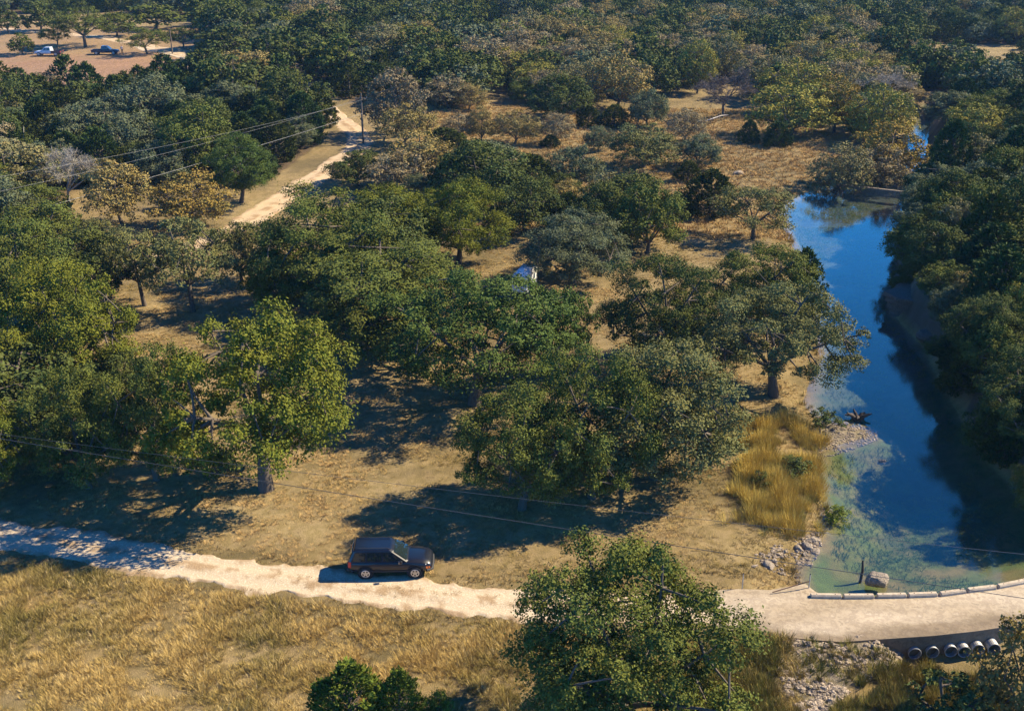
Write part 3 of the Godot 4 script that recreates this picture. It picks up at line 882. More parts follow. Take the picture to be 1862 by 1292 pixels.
func make_pickup(label: String, at: Vector3, turn: float, coat: Material, bed: Material) -> void:
	var t := thing("pickup_truck", label, "truck", at, turn, "trucks parked in the top left clearing")
	var glass := plain("dark car glass", lin(0.012, 0.02, 0.022), 0.03)
	var rings := []
	for e in [[0.2, 0.42, 1.08, 0.92, 0.0], [1.2, 0.42, 1.06, 0.93, 0.05], [2.2, 0.45, 1.0, 0.92, 0.07], [2.65, 0.48, 0.92, 0.86, 0.04], [2.78, 0.55, 0.8, 0.76, 0.0]]:
		rings.append(body_ring(e[0], e[1], e[2], e[3], e[4]))
	part("front_body", smooth(loft(rings)), coat, t)
	rings = []
	for e in [[-0.75, 0.42, 1.08, 0.92, 0.0], [0.22, 0.42, 1.08, 0.92, 0.0]]:
		rings.append(body_ring(e[0], e[1], e[2], e[3], e[4]))
	part("door_panel", loft(rings), coat, t)
	part("cab_roof", cabin([-0.75, 1.3, 0.88], [-0.65, 0.55, 0.7], 1.07, 1.82), coat, t)
	for s in [1.0, -1.0]:
		for e in [[-0.6, 0.12, -0.56, 0.1], [0.2, 0.92, 0.18, 0.5]]:
			part("side_window", pane(Vector3(e[0], 1.15, s * 0.86), Vector3(e[1], 1.15, s * 0.86), Vector3(e[3], 1.66, s * 0.745), Vector3(e[2], 1.66, s * 0.745), Vector3(0, 0.2, s).normalized()), glass, t)
		var g := Geo.new()
		g.box(Vector3(-2.75, 0.5, s * 0.92 - 0.05), Vector3(-0.78, 1.1, s * 0.92 + 0.05))
		part("bed_side", g.mesh(), bed, t)
		part("tail_light", pane(Vector3(-2.8, 0.75, s * 0.9 - 0.06), Vector3(-2.8, 0.75, s * 0.9 + 0.06), Vector3(-2.8, 1.05, s * 0.9 + 0.06), Vector3(-2.8, 1.05, s * 0.9 - 0.06), Vector3(-1, 0, 0)), plain("red lamp", lin(0.5, 0.02, 0.02), 0.2), t)
		part("headlight", pane(Vector3(2.7, 0.72, s * 0.62 - 0.14), Vector3(2.7, 0.72, s * 0.62 + 0.14), Vector3(2.66, 0.9, s * 0.62 + 0.14), Vector3(2.66, 0.9, s * 0.62 - 0.14), Vector3(1, 0, 0)), plain("clear lamp", lin(0.55, 0.56, 0.58), 0.12), t)
		for x in [-1.75, 1.85]:
			add_wheel(t, Vector3(x, 0.4, s * 0.86), 0.4, plain("alloy", lin(0.5, 0.49, 0.48), 0.35, 0.8))
	part("windshield", pane(Vector3(1.2, 1.14, 0.76), Vector3(1.2, 1.14, -0.76), Vector3(0.68, 1.7, -0.64), Vector3(0.68, 1.7, 0.64), Vector3(0.73, 0.68, 0)), glass, t)
	var f := Geo.new()
	f.box(Vector3(-2.75, 0.52, -0.86), Vector3(-0.78, 0.6, 0.86))
	part("bed_floor", f.mesh(), bed, t)
	var tg := Geo.new()
	tg.box(Vector3(-2.8, 0.5, -0.84), Vector3(-2.76, 1.08, 0.84))
	part("tailgate", tg.mesh(), bed, t)
	var bp := Geo.new()
	bp.box(Vector3(2.72, 0.45, -0.85), Vector3(2.9, 0.65, 0.85))
	part("bumper", bp.mesh(), plain("bright trim", lin(0.6, 0.6, 0.6), 0.25, 0.9), t)


func make_camper(at: Vector3, turn: float) -> void:
	var t := thing("camper_trailer", "white camper trailer half hidden behind the glossy oak in the grove", "trailer", at, turn)
	t.scale = Vector3.ONE * 0.82
	var white := plain("white camper shell", lin(0.78, 0.78, 0.78), 0.4)
	var rings := []
	for e in [[-2.4, 0.75, 2.5, 0.8], [-2.2, 0.55, 2.75, 0.87], [2.0, 0.55, 2.75, 0.87], [2.35, 0.75, 2.5, 0.8]]:
		var r := []
		for p in [[e[1], -1.0], [e[1], 1.0], [e[2] - 0.25, 1.0], [e[2] - 0.05, 0.9], [e[2], 0.7], [e[2] + 0.04, 0.0], [e[2], -0.7], [e[2] - 0.05, -0.9], [e[2] - 0.25, -1.0]]:
			r.append(Vector3(e[3] * p[1], p[0], e[0]))
		rings.append(r)
	part("shell", loft(rings), white, t)
	var glass := plain("camper window", lin(0.01, 0.03, 0.06), 0.08)
	part("rear_window", pane(Vector3(-0.6, 1.45, 2.27), Vector3(0.6, 1.45, 2.27), Vector3(0.6, 2.3, 2.27), Vector3(-0.6, 2.3, 2.27), Vector3(0, 0, 1)), glass, t, Vector3(0, 0, 0.075))
	for z in [-1.2, 0.6]:
		part("side_window", pane(Vector3(0.87, 1.4, z + 0.6), Vector3(0.87, 1.4, z - 0.1), Vector3(0.87, 2.05, z - 0.1), Vector3(0.87, 2.05, z + 0.6), Vector3(1, 0, 0)), glass, t)
	var vent := Geo.new()
	vent.hexa([Vector3(-0.35, 0, 0.4), Vector3(0.35, 0, 0.4), Vector3(0.35, 0, -0.4), Vector3(-0.35, 0, -0.4), Vector3(-0.28, 0.26, 0.3), Vector3(0.28, 0.26, 0.3), Vector3(0.28, 0.26, -0.35), Vector3(-0.28, 0.26, -0.35)])
	part("roof_vent", vent.mesh(), white, t, Vector3(0, 2.77, 0.9))
	for s in [1.0, -1.0]:
		var w := part("wheel", disc(0.33, 0.1), plain("tyre rubber", lin(0.012, 0.012, 0.013), 0.9), t, Vector3(s * 0.8, 0.33, -0.2))
		w.rotation.y = PI / 2
	var hitch := Geo.new()
	hitch.tube([Vector3(0, 0.6, -2.3), Vector3(0, 0.5, -3.3), Vector3(0, -0.1, -3.32)], [0.06, 0.05, 0.04], 6)
	part("tow_bar", hitch.mesh(), plain("grey plastic trim", lin(0.02, 0.02, 0.021), 0.7), t)


func make_person(at: Vector3, turn: float) -> void:
	var t := thing("person", "person in pale shirt and dark trousers standing in front of dark truck", "person", at, turn)
	var cloth := plain("pale shirt", lin(0.5, 0.4, 0.38), 0.9)
	var skin := plain("skin", lin(0.35, 0.2, 0.14), 0.7)
	var dark := plain("dark trousers", lin(0.03, 0.032, 0.04), 0.9)
	var ring := func(y: float, w: float, d: float, x := 0.0, z := 0.0) -> Array:
		var r := []
		for k in 10:
			r.append(Vector3(x + cos(TAU * k / 10) * w, y, z + sin(TAU * k / 10) * d))
		return r
	part("body", smooth(loft([ring.call(1.42, 0.06, 0.06), ring.call(1.5, 0.06, 0.06), ring.call(1.56, 0.075, 0.09), ring.call(1.66, 0.085, 0.1), ring.call(1.74, 0.06, 0.07), ring.call(1.77, 0.02, 0.02)])), skin, t)
	part("shirt", smooth(loft([ring.call(0.86, 0.17, 0.12), ring.call(1.1, 0.16, 0.11), ring.call(1.32, 0.22, 0.13), ring.call(1.42, 0.2, 0.11), ring.call(1.47, 0.08, 0.08)])), cloth, t)
	part("hair", smooth(loft([ring.call(1.67, 0.09, 0.105, 0, -0.02), ring.call(1.73, 0.085, 0.095, 0, -0.02), ring.call(1.79, 0.03, 0.04)])), plain("brown hair", lin(0.05, 0.03, 0.02), 0.8), t)
	for s in [1.0, -1.0]:
		part("sleeve", smooth(loft([ring.call(1.42, 0.06, 0.06, s * 0.19), ring.call(1.2, 0.055, 0.055, s * 0.25), ring.call(1.05, 0.045, 0.045, s * 0.26)])), cloth, t)
		part("forearm", smooth(loft([ring.call(1.07, 0.04, 0.04, s * 0.26), ring.call(0.88, 0.03, 0.03, s * 0.25, 0.05), ring.call(0.74, 0.035, 0.02, s * 0.25, 0.07)])), skin, t)
		part("trouser_leg", smooth(loft([ring.call(0.9, 0.09, 0.11, s * 0.08), ring.call(0.5, 0.07, 0.08, s * 0.1), ring.call(0.08, 0.055, 0.065, s * 0.11)])), dark, t)
		part("shoe", smooth(loft([ring.call(0.0, 0.05, 0.13, s * 0.11, 0.05), ring.call(0.07, 0.05, 0.12, s * 0.11, 0.04), ring.call(0.11, 0.04, 0.05, s * 0.11)])), dark, t)


func make_pole(label: String, at: Vector3, high: float, arms: bool) -> void:
	var t := thing("utility_pole", label, "pole", at, 0.3, "utility poles")
	var wood := plain("weathered pole wood", lin(0.13, 0.1, 0.075), 0.95)
	var g := Geo.new()
	g.tube([Vector3(0, -0.4, 0), Vector3(0, high * 0.5, 0), Vector3(0, high, 0), Vector3(0, high + 0.01, 0)], [0.17, 0.15, 0.11, 0.0], 10)
	part("post", g.mesh(), wood, t)
	if arms:
		var a := Geo.new()
		a.box(Vector3(-0.9, high - 0.75, 0.1), Vector3(0.9, high - 0.62, 0.22))
		var arm := part("cross_arm", a.mesh(), wood, t)
		for x in [-0.8, 0.0, 0.8]:
			var i := Geo.new()
			i.tube([Vector3(x, high - 0.64, 0.16), Vector3(x, high - 0.55, 0.16), Vector3(x, high - 0.5, 0.16), Vector3(x, high - 0.46, 0.16)], [0.02, 0.05, 0.05, 0.01], 8)
			part("insulator", i.mesh(), plain("insulator glass", lin(0.2, 0.22, 0.22), 0.3), arm)


func make_wire(label: String, a: Vector3, b: Vector3, sag: float, r: float, group: String, bright := 0.16) -> void:
	var path := []
	var radii := []
	for k in 25:
		var t := k / 24.0
		path.append(a.lerp(b, t) - Vector3(0, sag * 4.0 * t * (1.0 - t), 0))
		radii.append(r)
	var g := Geo.new()
	g.tube(path, radii, 5)
	var o := part("power_line", g.mesh(), plain("cable %.2f" % bright, lin(bright, bright, bright), 0.5, 0.4), self)
	tag(o, label, "cable", group)


func make_curb(label: String, a: Vector2, b: Vector2, y: float) -> void:
	var d := (b - a).normalized()
	var l := a.distance_to(b)
	var t := thing("curb_beam", label, "curb", Vector3(a.x, y, a.y), -d.angle(), "curb beams along the pool side of the crossing")
	var rings := []
	for e in [[0.0, 0.8], [0.03, 1.0], [l * 0.5, 1.02], [l - 0.03, 1.0], [l, 0.8]]:
		var r := []
		for p in [[-0.15, -0.03], [-0.15, 0.12], [-0.1, 0.2], [0.08, 0.205], [0.14, 0.13], [0.15, -0.03]]:
			r.append(Vector3(e[0], p[1] * e[1], p[0] * e[1]))
		rings.append(r)
	part("beam", loft(rings), concrete(), t)
	for x in [l * 0.2, l * 0.8]:
		var g := Geo.new()
		g.tube([Vector3(x, 0.19, 0), Vector3(x, 0.225, 0), Vector3(x, 0.228, 0)], [0.025, 0.025, 0.002], 8)
		part("anchor_pin", g.mesh(), plain("rusty pin", lin(0.12, 0.06, 0.035), 0.8), t)


func make_pipe(label: String, at: Vector3) -> void:
	var t := thing("culvert_pipe", label, "pipe", at, 0.0, "culvert pipes under the crossing")
	var steel := plain("galvanised pipe", lin(0.3, 0.3, 0.29), 0.6, 0.4)
	var rings := []
	var sides := 20
	for k in 31:
		var z := 0.0 - k * 0.075
		var r := 0.31 + (0.012 if k % 2 == 0 else -0.012)
		rings.append(range(sides).map(func(q): return Vector3(cos(TAU * q / sides) * r, sin(TAU * q / sides) * r, z)))
	part("corrugated_wall", loft(rings, false), steel, t)
	var lip := Geo.new()
	var path := []
	var radii := []
	for k in 25:
		path.append(Vector3(cos(TAU * k / 24) * 0.315, sin(TAU * k / 24) * 0.315, 0.0))
		radii.append(0.022)
	lip.tube(path, radii, 6)
	part("rim", lip.mesh(), steel, t)


func concrete() -> StandardMaterial3D:
	var m := plain("concrete", lin(0.5, 0.43, 0.33), 0.9)
	if m.albedo_texture == null:
		m.vertex_color_use_as_albedo = true
		m.albedo_texture = noise_tex(41, 0.012, 512, [Color(0.7, 0.68, 0.66), Color(0.95, 0.94, 0.92), Color(0.82, 0.8, 0.78), Color(1, 1, 1)], 6)
		m.uv1_triplanar = true
		m.uv1_world_triplanar = true
		m.uv1_scale = Vector3(0.22, 0.22, 0.22)
		m.heightmap_enabled = true
		m.heightmap_texture = noise_tex(42, 0.1, 512, [], 4, true)
		m.heightmap_scale = 0.8
	return m


func stone(dark := false) -> StandardMaterial3D:
	var m := plain("weathered bank rock", lin(0.2, 0.18, 0.15), 0.95) if dark else plain("limestone", lin(0.42, 0.37, 0.31), 0.95)
	if m.albedo_texture == null:
		m.vertex_color_use_as_albedo = true
		m.albedo_texture = noise_tex(43, 0.02, 512, [Color(0.45, 0.44, 0.43), Color(0.9, 0.88, 0.86), Color(0.65, 0.63, 0.6), Color(1, 1, 1)], 6)
		m.uv1_triplanar = true
		m.uv1_world_triplanar = true
		m.uv1_scale = Vector3(0.4, 0.4, 0.4)
		m.heightmap_enabled = true
		m.heightmap_texture = noise_tex(44, 0.05, 512, [], 5, true)
		m.heightmap_scale = 9.0
	return m


func make_rock(label: String, at: Vector3, size: Vector3, turn: float, seed_: int, group := "", flat := 0.7, dark := false) -> void:
	var o := part("boulder", rock_mesh(seed_, flat, 12), stone(dark), self, at)
	o.basis = Basis(Vector3.UP, turn).scaled_local(size)
	tag(o, label, "rock", group)


# ---------------------------------------------------------------- the scene

func dirt(called: String, c: Color) -> StandardMaterial3D:
	var m := plain(called, c, 0.97)
	m.vertex_color_use_as_albedo = true
	m.albedo_texture = noise_tex(21, 0.03, 1024, [Color(0.72, 0.69, 0.64), Color(0.93, 0.92, 0.9), Color(0.84, 0.82, 0.78), Color(1, 1, 1), Color(0.8, 0.76, 0.7)], 6)
	m.uv1_triplanar = true
	m.uv1_world_triplanar = true
	m.uv1_scale = Vector3(0.16, 0.16, 0.16)
	m.heightmap_enabled = true
	m.heightmap_texture = noise_tex(22, 0.08, 512, [], 5, true)
	m.heightmap_scale = 1.5
	return m


func ground_tone(x: float, z: float, s: float, areas: Dictionary) -> Color:
	var p := Vector2(x, z)
	var a := 0.5 + 0.9 * wide.get_noise_2d(x, z)
	var b := 0.5 + 0.9 * wide.get_noise_2d(x * 3.1 + 300.0, z * 3.1)
	var f := 0.5 + 0.8 * fine.get_noise_2d(x * 30.0, z * 30.0)
	var c := Color(0.37, 0.27, 0.12).lerp(Color(0.48, 0.37, 0.19), clampf(b, 0, 1))
	c = c.lerp(Color(0.19, 0.145, 0.055), clampf((a + 0.5 * (b - 0.5) - 0.45) * 1.8, 0, 0.8))
	c = c * lerpf(0.8, 1.15, f)
	if s < 0.6:
		var deep := clampf(-s * 0.3, 0, 1)
		var m := 0.5 + 0.9 * wide.get_noise_2d(x * 7.0 + 11.0, z * 9.0)
		var w := Color(0.11, 0.18, 0.03).lerp(Color(0.24, 0.205, 0.065), clampf(m * 1.6 - 0.4, 0, 1))
		w = w.lerp(Color(0.05, 0.1, 0.05), clampf((a + 0.5 * m - 0.6) * 2.5, 0, 0.85) * deep * ease_(-53.0, -57.0, z + 0.25 * (x - 19.0)))
		w = w.lerp(Color(0.04, 0.075, 0.07) * lerpf(0.4, 1.6, m), ease_(64, 90, -z) * clampf(0.3 - s, 0, 1))  # far bed: dark silt, darkened further for light absorbed by deep water
		return c.lerp(w, clampf(0.5 - s * 1.5, 0, 1))
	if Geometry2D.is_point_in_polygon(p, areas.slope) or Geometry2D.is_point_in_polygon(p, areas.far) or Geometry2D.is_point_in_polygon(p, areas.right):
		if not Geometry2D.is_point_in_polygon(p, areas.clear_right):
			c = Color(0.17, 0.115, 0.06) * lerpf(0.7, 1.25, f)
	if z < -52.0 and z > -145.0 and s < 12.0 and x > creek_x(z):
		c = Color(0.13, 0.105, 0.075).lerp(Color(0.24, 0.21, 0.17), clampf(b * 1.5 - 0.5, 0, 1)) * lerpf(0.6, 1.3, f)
	if Geometry2D.is_point_in_polygon(p, areas.clear_left):
		c = Color(0.40, 0.27, 0.14).lerp(Color(0.44, 0.26, 0.16), clampf(b + ease_(-252, -232, z) - 0.5, 0, 1)) * lerpf(0.85, 1.15, f)
	if Geometry2D.is_point_in_polygon(p, areas.spit) or Geometry2D.is_point_in_polygon(p, areas.rubble):
		c = Color(0.34, 0.29, 0.22) * lerpf(0.75, 1.2, f)
	return c


func lines(stops: Array) -> PackedFloat32Array:
	## grid lines: [from, to, step] in turn
	var out := PackedFloat32Array()
	for e in stops:
		var n := int(round(absf(e[1] - e[0]) / e[2]))
		for k in n:
			out.append(lerpf(e[0], e[1], float(k) / n))
	out.append(stops[-1][1])
	return out


func make_ground(areas: Dictionary) -> void:
	var xs := lines([[-900, -320, 60], [-320, -120, 8], [-120, -40, 2.5], [-40, 40, 0.5], [40, 90, 1.5], [90, 320, 8], [320, 900, 60]])
	var zs := lines([[60, -20, 20], [-20, -36, 2], [-36, -80, 0.5], [-80, -160, 0.9], [-160, -300, 2.5], [-300, -520, 8], [-520, -1500, 90]])
	var g := Geo.new()
	var nx := xs.size()
	for z in zs:
		for x in xs:
			var s := shore(x, z)
			var y := ground(x, z, s) + 0.05 * fine.get_noise_2d(x * 14.0, z * 14.0) * (1.0 if s > 1.0 else 0.4)
			g.v.append(Vector3(x, y, z))
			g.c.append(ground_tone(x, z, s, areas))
	g.n.resize(g.v.size())
	for j in zs.size():
		for k in nx:
			var a := g.v[j * nx + maxi(k - 1, 0)]
			var b := g.v[j * nx + mini(k + 1, nx - 1)]
			var c := g.v[maxi(j - 1, 0) * nx + k]
			var d := g.v[mini(j + 1, zs.size() - 1) * nx + k]
			g.n[j * nx + k] = (c - d).cross(b - a).normalized()
	for j in zs.size() - 1:
		for k in nx - 1:
			var i := j * nx + k
			g.i.append_array(PackedInt32Array([i, i + nx, i + nx + 1, i, i + nx + 1, i + 1]))
	var m := plain("dry grass ground", Color.WHITE, 1.0)
	m.vertex_color_use_as_albedo = true
	m.albedo_texture = noise_tex(1, 0.09, 1024, [Color(0.45, 0.43, 0.38), Color(1, 1, 0.98), Color(0.8, 0.78, 0.74), Color(1, 1, 1), Color(0.6, 0.56, 0.5)], 5)
	m.uv1_triplanar = true
	m.uv1_world_triplanar = true
	m.uv1_scale = Vector3(0.13, 0.13, 0.13)
	m.detail_enabled = true
	m.detail_blend_mode = BaseMaterial3D.BLEND_MODE_MUL
	m.detail_uv_layer = BaseMaterial3D.DETAIL_UV_2
	m.detail_albedo = noise_tex(2, 0.02, 1024, [Color(0.66, 0.64, 0.58), Color(1, 1, 1), Color(0.86, 0.86, 0.78), Color(1, 1, 1)], 6)
	m.uv2_triplanar = true
	m.uv2_world_triplanar = true
	m.uv2_scale = Vector3(0.043, 0.043, 0.043)
	m.heightmap_enabled = true
	m.heightmap_texture = noise_tex(3, 0.12, 1024, [], 5, true)
	m.heightmap_scale = 9.0
	structure("ground", g.mesh(), m)


func make_water() -> void:
	var grown := Geometry2D.offset_polygon(pool, 0.7)
	var shape: PackedVector2Array = grown[0]
	var tri := Geometry2D.triangulate_polygon(shape)
	var g := Geo.new()
	for p in shape:
		g.v.append(Vector3(p.x, WATER, p.y))
		g.n.append(Vector3.UP)
	for k in range(0, tri.size(), 3):
		var a := shape[tri[k]]
		var b := shape[tri[k + 1]]
		var c := shape[tri[k + 2]]
		if (b - a).cross(c - a) > 0.0:
			g.i.append_array(PackedInt32Array([tri[k], tri[k + 1], tri[k + 2]]))
		else:
			g.i.append_array(PackedInt32Array([tri[k], tri[k + 2], tri[k + 1]]))
	var m := plain("creek water", Color(lin(0.0, 0.06, 0.2), 0.05), 0.0)
	m.transparency = BaseMaterial3D.TRANSPARENCY_ALPHA
	m.metallic_specular = 0.5
	m.heightmap_enabled = true
	m.heightmap_texture = noise_tex(31, 0.03, 512, [], 3, true)
	m.heightmap_scale = 0.06
	m.uv1_triplanar = true
	m.uv1_world_triplanar = true
	m.uv1_scale = Vector3(0.4, 0.4, 0.9)
	structure("water", g.mesh(), m)


func make_crossing() -> void:
	var up := poly(CROSS_UP)
	var low := poly(CROSS_LOW)
	var g := Geo.new()
	var cols := 13
	var rows := []
	for k in up.size() - 1:
		for q in 6:
			var t := q / 6.0
			rows.append([up[k].lerp(up[k + 1], t), low[k].lerp(low[k + 1], t)])
	rows.append([up[-1], low[-1]])
	for r in rows:
		for k in cols + 3:
			var t := clampf((k - 1.0) / cols, 0.0, 1.0)
			var p: Vector2 = r[0].lerp(r[1], t)
			var y := 0.1 + 0.04 * sin(PI * t)
			if k == 0:
				y = -1.4
			elif k == cols + 2:
				y = -2.4
			var f := 0.5 + 0.8 * fine.get_noise_2d(p.x * 12.0, p.y * 60.0)
			var w := 0.5 + 0.9 * wide.get_noise_2d(p.x * 2.0 + 70.0, p.y * 7.0)
			var c := Color(1.0, 1.0, 1.0).lerp(Color(0.72, 0.68, 0.6), clampf(w, 0, 1)) * lerpf(0.86, 1.08, f)
			var mud := clampf((t + 0.25 * (w - 0.5) + 0.2 * (f - 0.5) - 0.66) * 5.0, 0, 1) if p.x > 12.0 else 0.0
			c = c.lerp(Color(0.36, 0.32, 0.27) * lerpf(0.8, 1.3, f), mud * 0.85)
			g.v.append(Vector3(p.x, y, p.y))
			g.c.append(c)
	var n := cols + 3
	for j in rows.size() - 1:
		for k in n - 1:
			var i := j * n + k
			g.i.append_array(PackedInt32Array([i, i + n, i + n + 1, i, i + n + 1, i + 1]))
	structure("low_water_crossing", g.mesh(), concrete())


const GROUPS := {"slope": "trees of the wooded slope below the top left clearing", "right": "trees on the right bank of the pool", "right_edge": "low growth along the right edge of the pool", "brown_wood": "trees of the brown wood behind the tan clearing", "far": "trees of the far wood", "left_grove": "trees of the left grove", "thicket": "trees of the front left thicket", "central": "trees of the central grove", "behind": "trees behind the central grove"}
const LANDMARKS := [
	["silver pickup", -98.7, -241.0], ["dark truck", -87.6, -244.0], ["far utility pole", -73.2, -244.0], ["roadside utility pole", -22.6, -167.0], ["grey leafless tree", -53.6, -130.0],
	["golden-brown oak", -36.9, -122.0], ["tall bright green oak", -33.6, -133.0], ["pale dead trunk", -68.0, -153.0], ["rock ledge", 37.6, -93.6], ["weir", 50.0, -141.0], ["crossing", 30.0, -52.0],
	["largest brown tree", 18.6, -198.6], ["dark leafless tree", 37.0, -193.0], ["far right clearing", 115.0, -280.0], ["turning oak", 44.1, -174.2], ["white camper", 1.5, -100.0], ["tall bare-trunked oak", -15.7, -61.2],
	["forked oak", -28.9, -93.5], ["upper track bend", -36.0, -203.0], ["small far clearing", -4.0, -312.0], ["creek bend", 80.0, -214.0], ["top left track", -108.0, -277.0], ["yellow-green oak", -33.5, -76.3],
]
var told := {}


func tree_label(p: Vector2, what: String) -> String:
	## names a tree of the woods by the nearest landmark and its side of it, as seen from the camera
	var best: Array = LANDMARKS[0]
	for l in LANDMARKS:
		if p.distance_to(Vector2(l[1], l[2])) < p.distance_to(Vector2(best[1], best[2])):
			best = l
	var d := p - Vector2(best[1], best[2])
	var side := ("behind" if d.y < 0.0 else "in front of") if absf(d.y) > absf(d.x) * 1.3 else ("left of" if d.x < 0.0 else "right of")
	var base := "%s %s the %s" % [what, side, best[0]]
	var n: int = told.get(base, 0)
	told[base] = n + 1
	var order := ["", "second ", "third ", "fourth ", "fifth ", "sixth ", "seventh ", "eighth ", "ninth ", "tenth "]
	if n == 0:
		return "first " + base + ", counted from the front"
	return order[n] + base + ", counted from the front" if n < 10 else "far " + base + ", beyond the tenth"


func beside_pool(p: Vector2) -> bool:
	## low growth stands right at the water on the right bank
	return p.x > creek_x(p.y) and shore(p.x, p.y) < 4.5


func scatter_trees(areas: Dictionary, roads: Array) -> void:
	var placed := []
	for t in TREES:
		placed.append([Vector2(t[3], t[4]), t[6] * 0.5])
	var found := {"oak": [], "juniper": [], "brown": []}
	var regions := [
		["slope", 4.7, 0.62, 0.06], ["right_edge", 2.0, 0.4, 0.04], ["right", 4.3, 0.4, 0.06], ["brown_wood", 5.4, 0.15, 0.55], ["far", 5.6, 0.36, 0.07],
		["left_grove", 6.6, 0.1, 0.0], ["thicket", 5.2, 0.15, 0.0], ["central", 7.0, 0.1, 0.0], ["behind", 5.0, 0.25, 0.15],
	]
	for r in regions:
		rnd.seed = hash(r[0])
		var area: PackedVector2Array = areas[r[0]]
		var lo := area[0]
		var hi := area[0]
		for p in area:
			lo = lo.min(p)
			hi = hi.max(p)
		var step: float = r[1]
		for j in int((hi.y - lo.y) / step) + 1:
			for k in int((hi.x - lo.x) / step) + 1:
				var p := lo + Vector2(k + rnd.randf_range(0.1, 0.9), j + rnd.randf_range(0.1, 0.9)) * step
				var pick := rnd.randf()
				var size := rnd.randf()
				var tone := rnd.randf()
				if absf(p.x) > 18.0 - p.y * 0.5 or not Geometry2D.is_point_in_polygon(p, area) or Geometry2D.is_point_in_polygon(p, areas.clear_left) or Geometry2D.is_point_in_polygon(p, areas.clear_right) or Geometry2D.is_point_in_polygon(p, areas.clear_mid):
					continue
				if p.x > 33.0 and p.x < 38.6 + (p.y + 94.0) * -0.3 and p.y > -96.5 and p.y < -86.0:
					continue
				if p.y > -64.0 and p.x > 25.0 and p.x < 38.0:
					continue
				if absf(p.x - 1.3 - (p.y + 98.8) * 0.02) < 6.0 and p.y > -104.0 and p.y < -84.0:
					continue
				if shore(p.x, p.y) < (0.15 if p.x > creek_x(p.y) and p.y > -138.0 else 2.6) or roads.any(func(l): return near_line(p, l) < 4.2):
					continue
				var kind := "juniper" if pick < r[2] else ("brown" if pick > 1.0 - r[3] else "oak")
				var broad := lerpf(4.2, 6.6, size) if kind == "juniper" else lerpf(5.0, 11.5, pow(size, 1.3))
				if r[0] != "right_edge" and placed.any(func(e): return e[0].distance_to(p) < (e[1] + broad * 0.5) * 0.5):
					continue
				var high := broad * rnd.randf_range(0.85, 1.25) if kind == "juniper" else broad * rnd.randf_range(0.72, 0.98)
				if r[0] == "right_edge":
					if not beside_pool(p):
						continue
					broad *= 0.5
					high = broad * rnd.randf_range(0.8, 1.2)
				elif beside_pool(p):
					high *= 0.55
					broad *= 0.8
				var tint := 0
				if kind == "oak":
					tint = [0, 4, 5, 4][int(tone * 4.0)]
				elif kind == "juniper":
					tint = int(tone * 2.0)
				else:
					tint = [0, 2, 3, 5][int(tone * 4.0)]
				found[kind].append([broad / p.length(), p, kind, tint, high, broad, r[0], rnd.randi()])
	var tones := {"oak": {0: "green", 4: "dark green", 5: "pale grey-green"}, "juniper": {0: "blue-green", 1: "olive"}, "brown": {0: "tawny", 2: "pale brown", 3: "olive-brown", 5: "yellowish"}}
	var names := {"oak": "live oak", "juniper": "juniper", "brown": "turning oak"}
	for kind in found:
		var all: Array = found[kind]
		all.sort_custom(func(a, b): return a[0] > b[0])
		var rest := {}
		for k in all.size():
			var e: Array = all[k]
			var p: Vector2 = e[1]
			var set_: Array = protos["far" if kind == "oak" else ("far_juniper" if kind == "juniper" else "brown")]
			if -p.y < 180.0:
				set_ = protos["mid" if kind == "oak" else ("near" if kind == "juniper" else "brown")]
			var which: int = e[7] % set_.size()
			if k < 300:
				place_tree(kind, set_[which], e[3], spot(p.x, p.y, -0.1), fmod(e[7] * 0.01, TAU), e[4], e[5], tree_label(p, "%s %s" % [tones[kind][e[3]], names[kind]]), GROUPS[e[6]])
			else:
				var key := [which, e[3]]
				if not rest.has(key):
					rest[key] = []
				rest[key].append([set_[which], e])
		if rest.is_empty():
			continue
		var wood := Node3D.new()
		wood.name = numbered("distant_%s_wood" % KIND_NAME[kind])
		wood.set_meta("kind", "stuff")
		tag(wood, "far-off %s trees merging into one wood at the top" % names[kind], "wood")
		add_child(wood)
		for key in rest:
			var list: Array = rest[key]
			var p: Array = list[0][0]
			var mm := MultiMesh.new()
			mm.transform_format = MultiMesh.TRANSFORM_3D
			mm.mesh = p[1]
			mm.instance_count = list.size()
			for q in list.size():
				var e: Array = list[q][1]
				mm.set_instance_transform(q, Transform3D(Basis(Vector3.UP, fmod(e[7] * 0.01, TAU)).scaled_local(Vector3(e[5] / p[3], e[4] / p[2], e[5] / p[3])), spot(e[1].x, e[1].y, -0.3)))
			var o := MultiMeshInstance3D.new()
			o.name = "crowns"
			o.multimesh = mm
			o.material_override = leaf_mat(kind, key[1])
			o.set_meta("kind", "stuff")
			wood.add_child(o, true)


